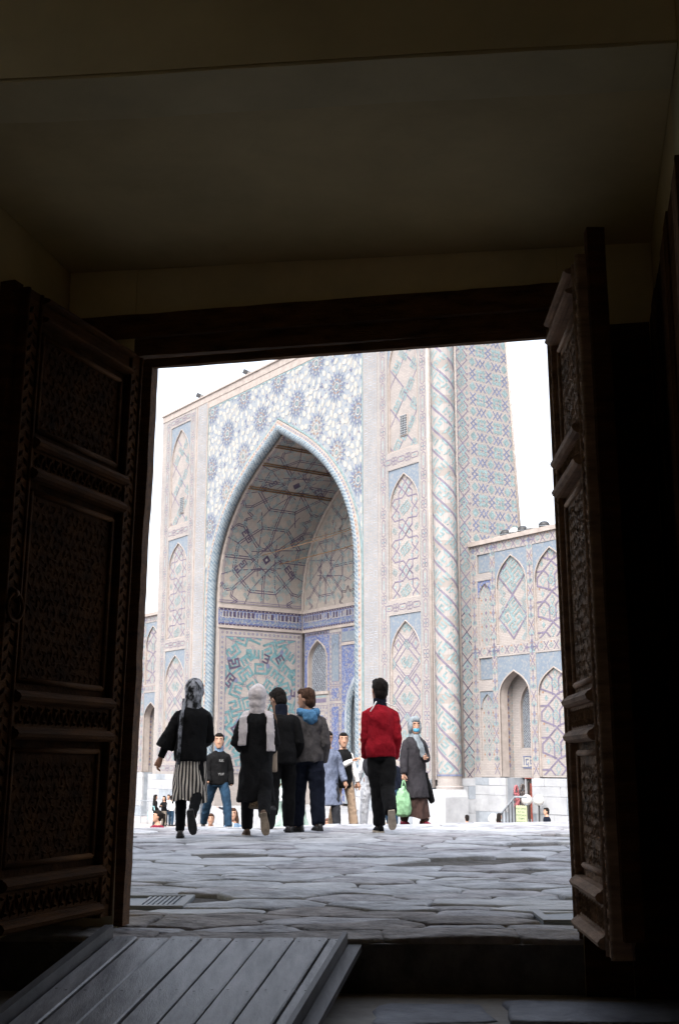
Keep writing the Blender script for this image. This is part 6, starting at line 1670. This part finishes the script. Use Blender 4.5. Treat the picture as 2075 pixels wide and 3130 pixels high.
# people on the steps and in the square (small in the picture)
def bystander(label, x, y, rz, H, top, legs_, hair, group, long=0, pony=False, arms=((5, 10, 40, 20), (5, 10, 40, 20)), inner=None, coat=-.08, sk='skin', head=(0, 0), walk=0, seed=0, vox=.022):
    q = Person(label, G_(x, y), radians(rz), H, group, arms=arms, head=head, vox=vox, seed=seed, legs=((3 + walk, 2, 3, None), (-3 - walk, 5, 3, None)))
    q.body(sk, (1, 1)); q.trousers(legs_, .022, wr=.004); q.shoes(); q.jacket(top, coat, .034, .05, wr=.006)
    if hair: q.hair(hair, long=long, pony=pony)
    if inner:
        mb = MB(); ell(mb, q.shc + Vector((0, .10, -.05)), (.055, .055, .14)); mb.mats = [inner]; mb.build('shirt', q.root, True, local=True)
    return q
q = bystander('girl with dark ponytail in maroon jacket, only her top half above the terrace edge', -4.18, 28.3, 150, 1.63, 'maroon cloth', 'navy cloth', 'hair black', GC, pony=True, arms=((25, 10, 75, 45), (25, 10, 75, 45)), head=(-35, 0), seed=20)
bystander('smiling child in dark jacket over a white shirt beyond the terrace edge', -2.98, 28.5, 180, 1.56, 'navy cloth', 'denim', 'hair brown', GC, inner='white cloth', seed=21)
bystander('girl with long brown hair, denim jacket and white top beyond the terrace edge', -2.45, 28.3, 172, 1.68, 'denim light', 'denim', 'hair brown', GC, long=.38, inner='white cloth', head=(8, 0), seed=22)
bystander('red haired person just showing above the terrace between dark trousers and beige trousers', -.29, 30.0, 190, 1.45, 'black cloth', 'denim', 'hair red', GC, long=.2, seed=23)
bystander('dark haired child whose head alone shows above the terrace near the column base', 4.77, 46.0, 10, 1.5, 'pale cloth', 'denim', 'hair black', GC, seed=24)
bystander('child in teal top leaning behind the brown skirt of the masked woman', 2.10, 30.0, 150, 1.60, 'teal cloth', 'denim', 'hair black', GC, seed=25)
bystander('boy in dark jacket seen in profile beside the white marble plinth of the wing', 8.26, 49.0, 100, 1.72, 'navy cloth', 'denim', 'hair black', GC, seed=26)
bystander('dark haired person with back turned in front of the stair handrail', 6.23, 48.0, -60, 1.56, 'brown cloth', 'denim', 'hair black', GC, long=.1, seed=27)
a_ = bystander('long haired girl in black jacket carrying a pale blue bag by the left plinth', -10.52, 70.0, -70, 1.69, 'black cloth', 'charcoal cloth', 'hair black', GD, long=.3, seed=28, vox=.03)
bb_ = thing('tote_bag', Vector(a_.root.location) + Vector((-.1, -.28, .62)), 'pale blue tote bag carried by the long haired girl at the left plinth', 'bag'); mb = MB(); F1 = Frame((0, 0, 0), (1, 0, 0), (0, 0, 1), (0, -1, 0)); mb.box(F1, -.22, .22, -.22, .22, -.06, .06, 'cyan cloth'); mb.build('sack', bb_, local=True); mb = MB(); mb.tube([(-.14, 0, .2), (-.08, .05, .5), (.08, .05, .5), (.14, 0, .2)], .02, 'cyan cloth', 5); mb.build('handle', bb_, local=True)
bystander('girl in black top with folded arms facing the man in the white shirt', -10.0, 70.0, 160, 1.62, 'black cloth', 'taupe cloth', 'hair black', GD, long=.25, arms=((30, 10, 80, 50), (30, 10, 80, 50)), seed=29, vox=.03)
bystander('man in white shirt and blue jeans standing with his back to the gate', -9.62, 70.3, -25, 1.64, 'white cloth', 'denim', 'hair black', GD, seed=30, vox=.03)
bystander('person in khaki jacket stooping near the left leg of the striped skirt woman', -9.15, 70.6, 60, 1.58, 'khaki cloth', 'denim light', 'hair black', GD, walk=12, seed=31, vox=.03)
bystander('person half seen behind the man in the white shirt', -9.95, 71.4, 170, 1.66, 'pale cloth', 'denim', 'hair black', GD, seed=33, vox=.03)
bystander('person in black looking down at a phone in front of the portal arch', -6.12, 66.0, 95, 1.69, 'charcoal cloth', 'black cloth', 'hair black', GD, arms=((30, 8, 80, 20), (30, 8, 80, 20)), head=(0, -18), seed=32, vox=.03)
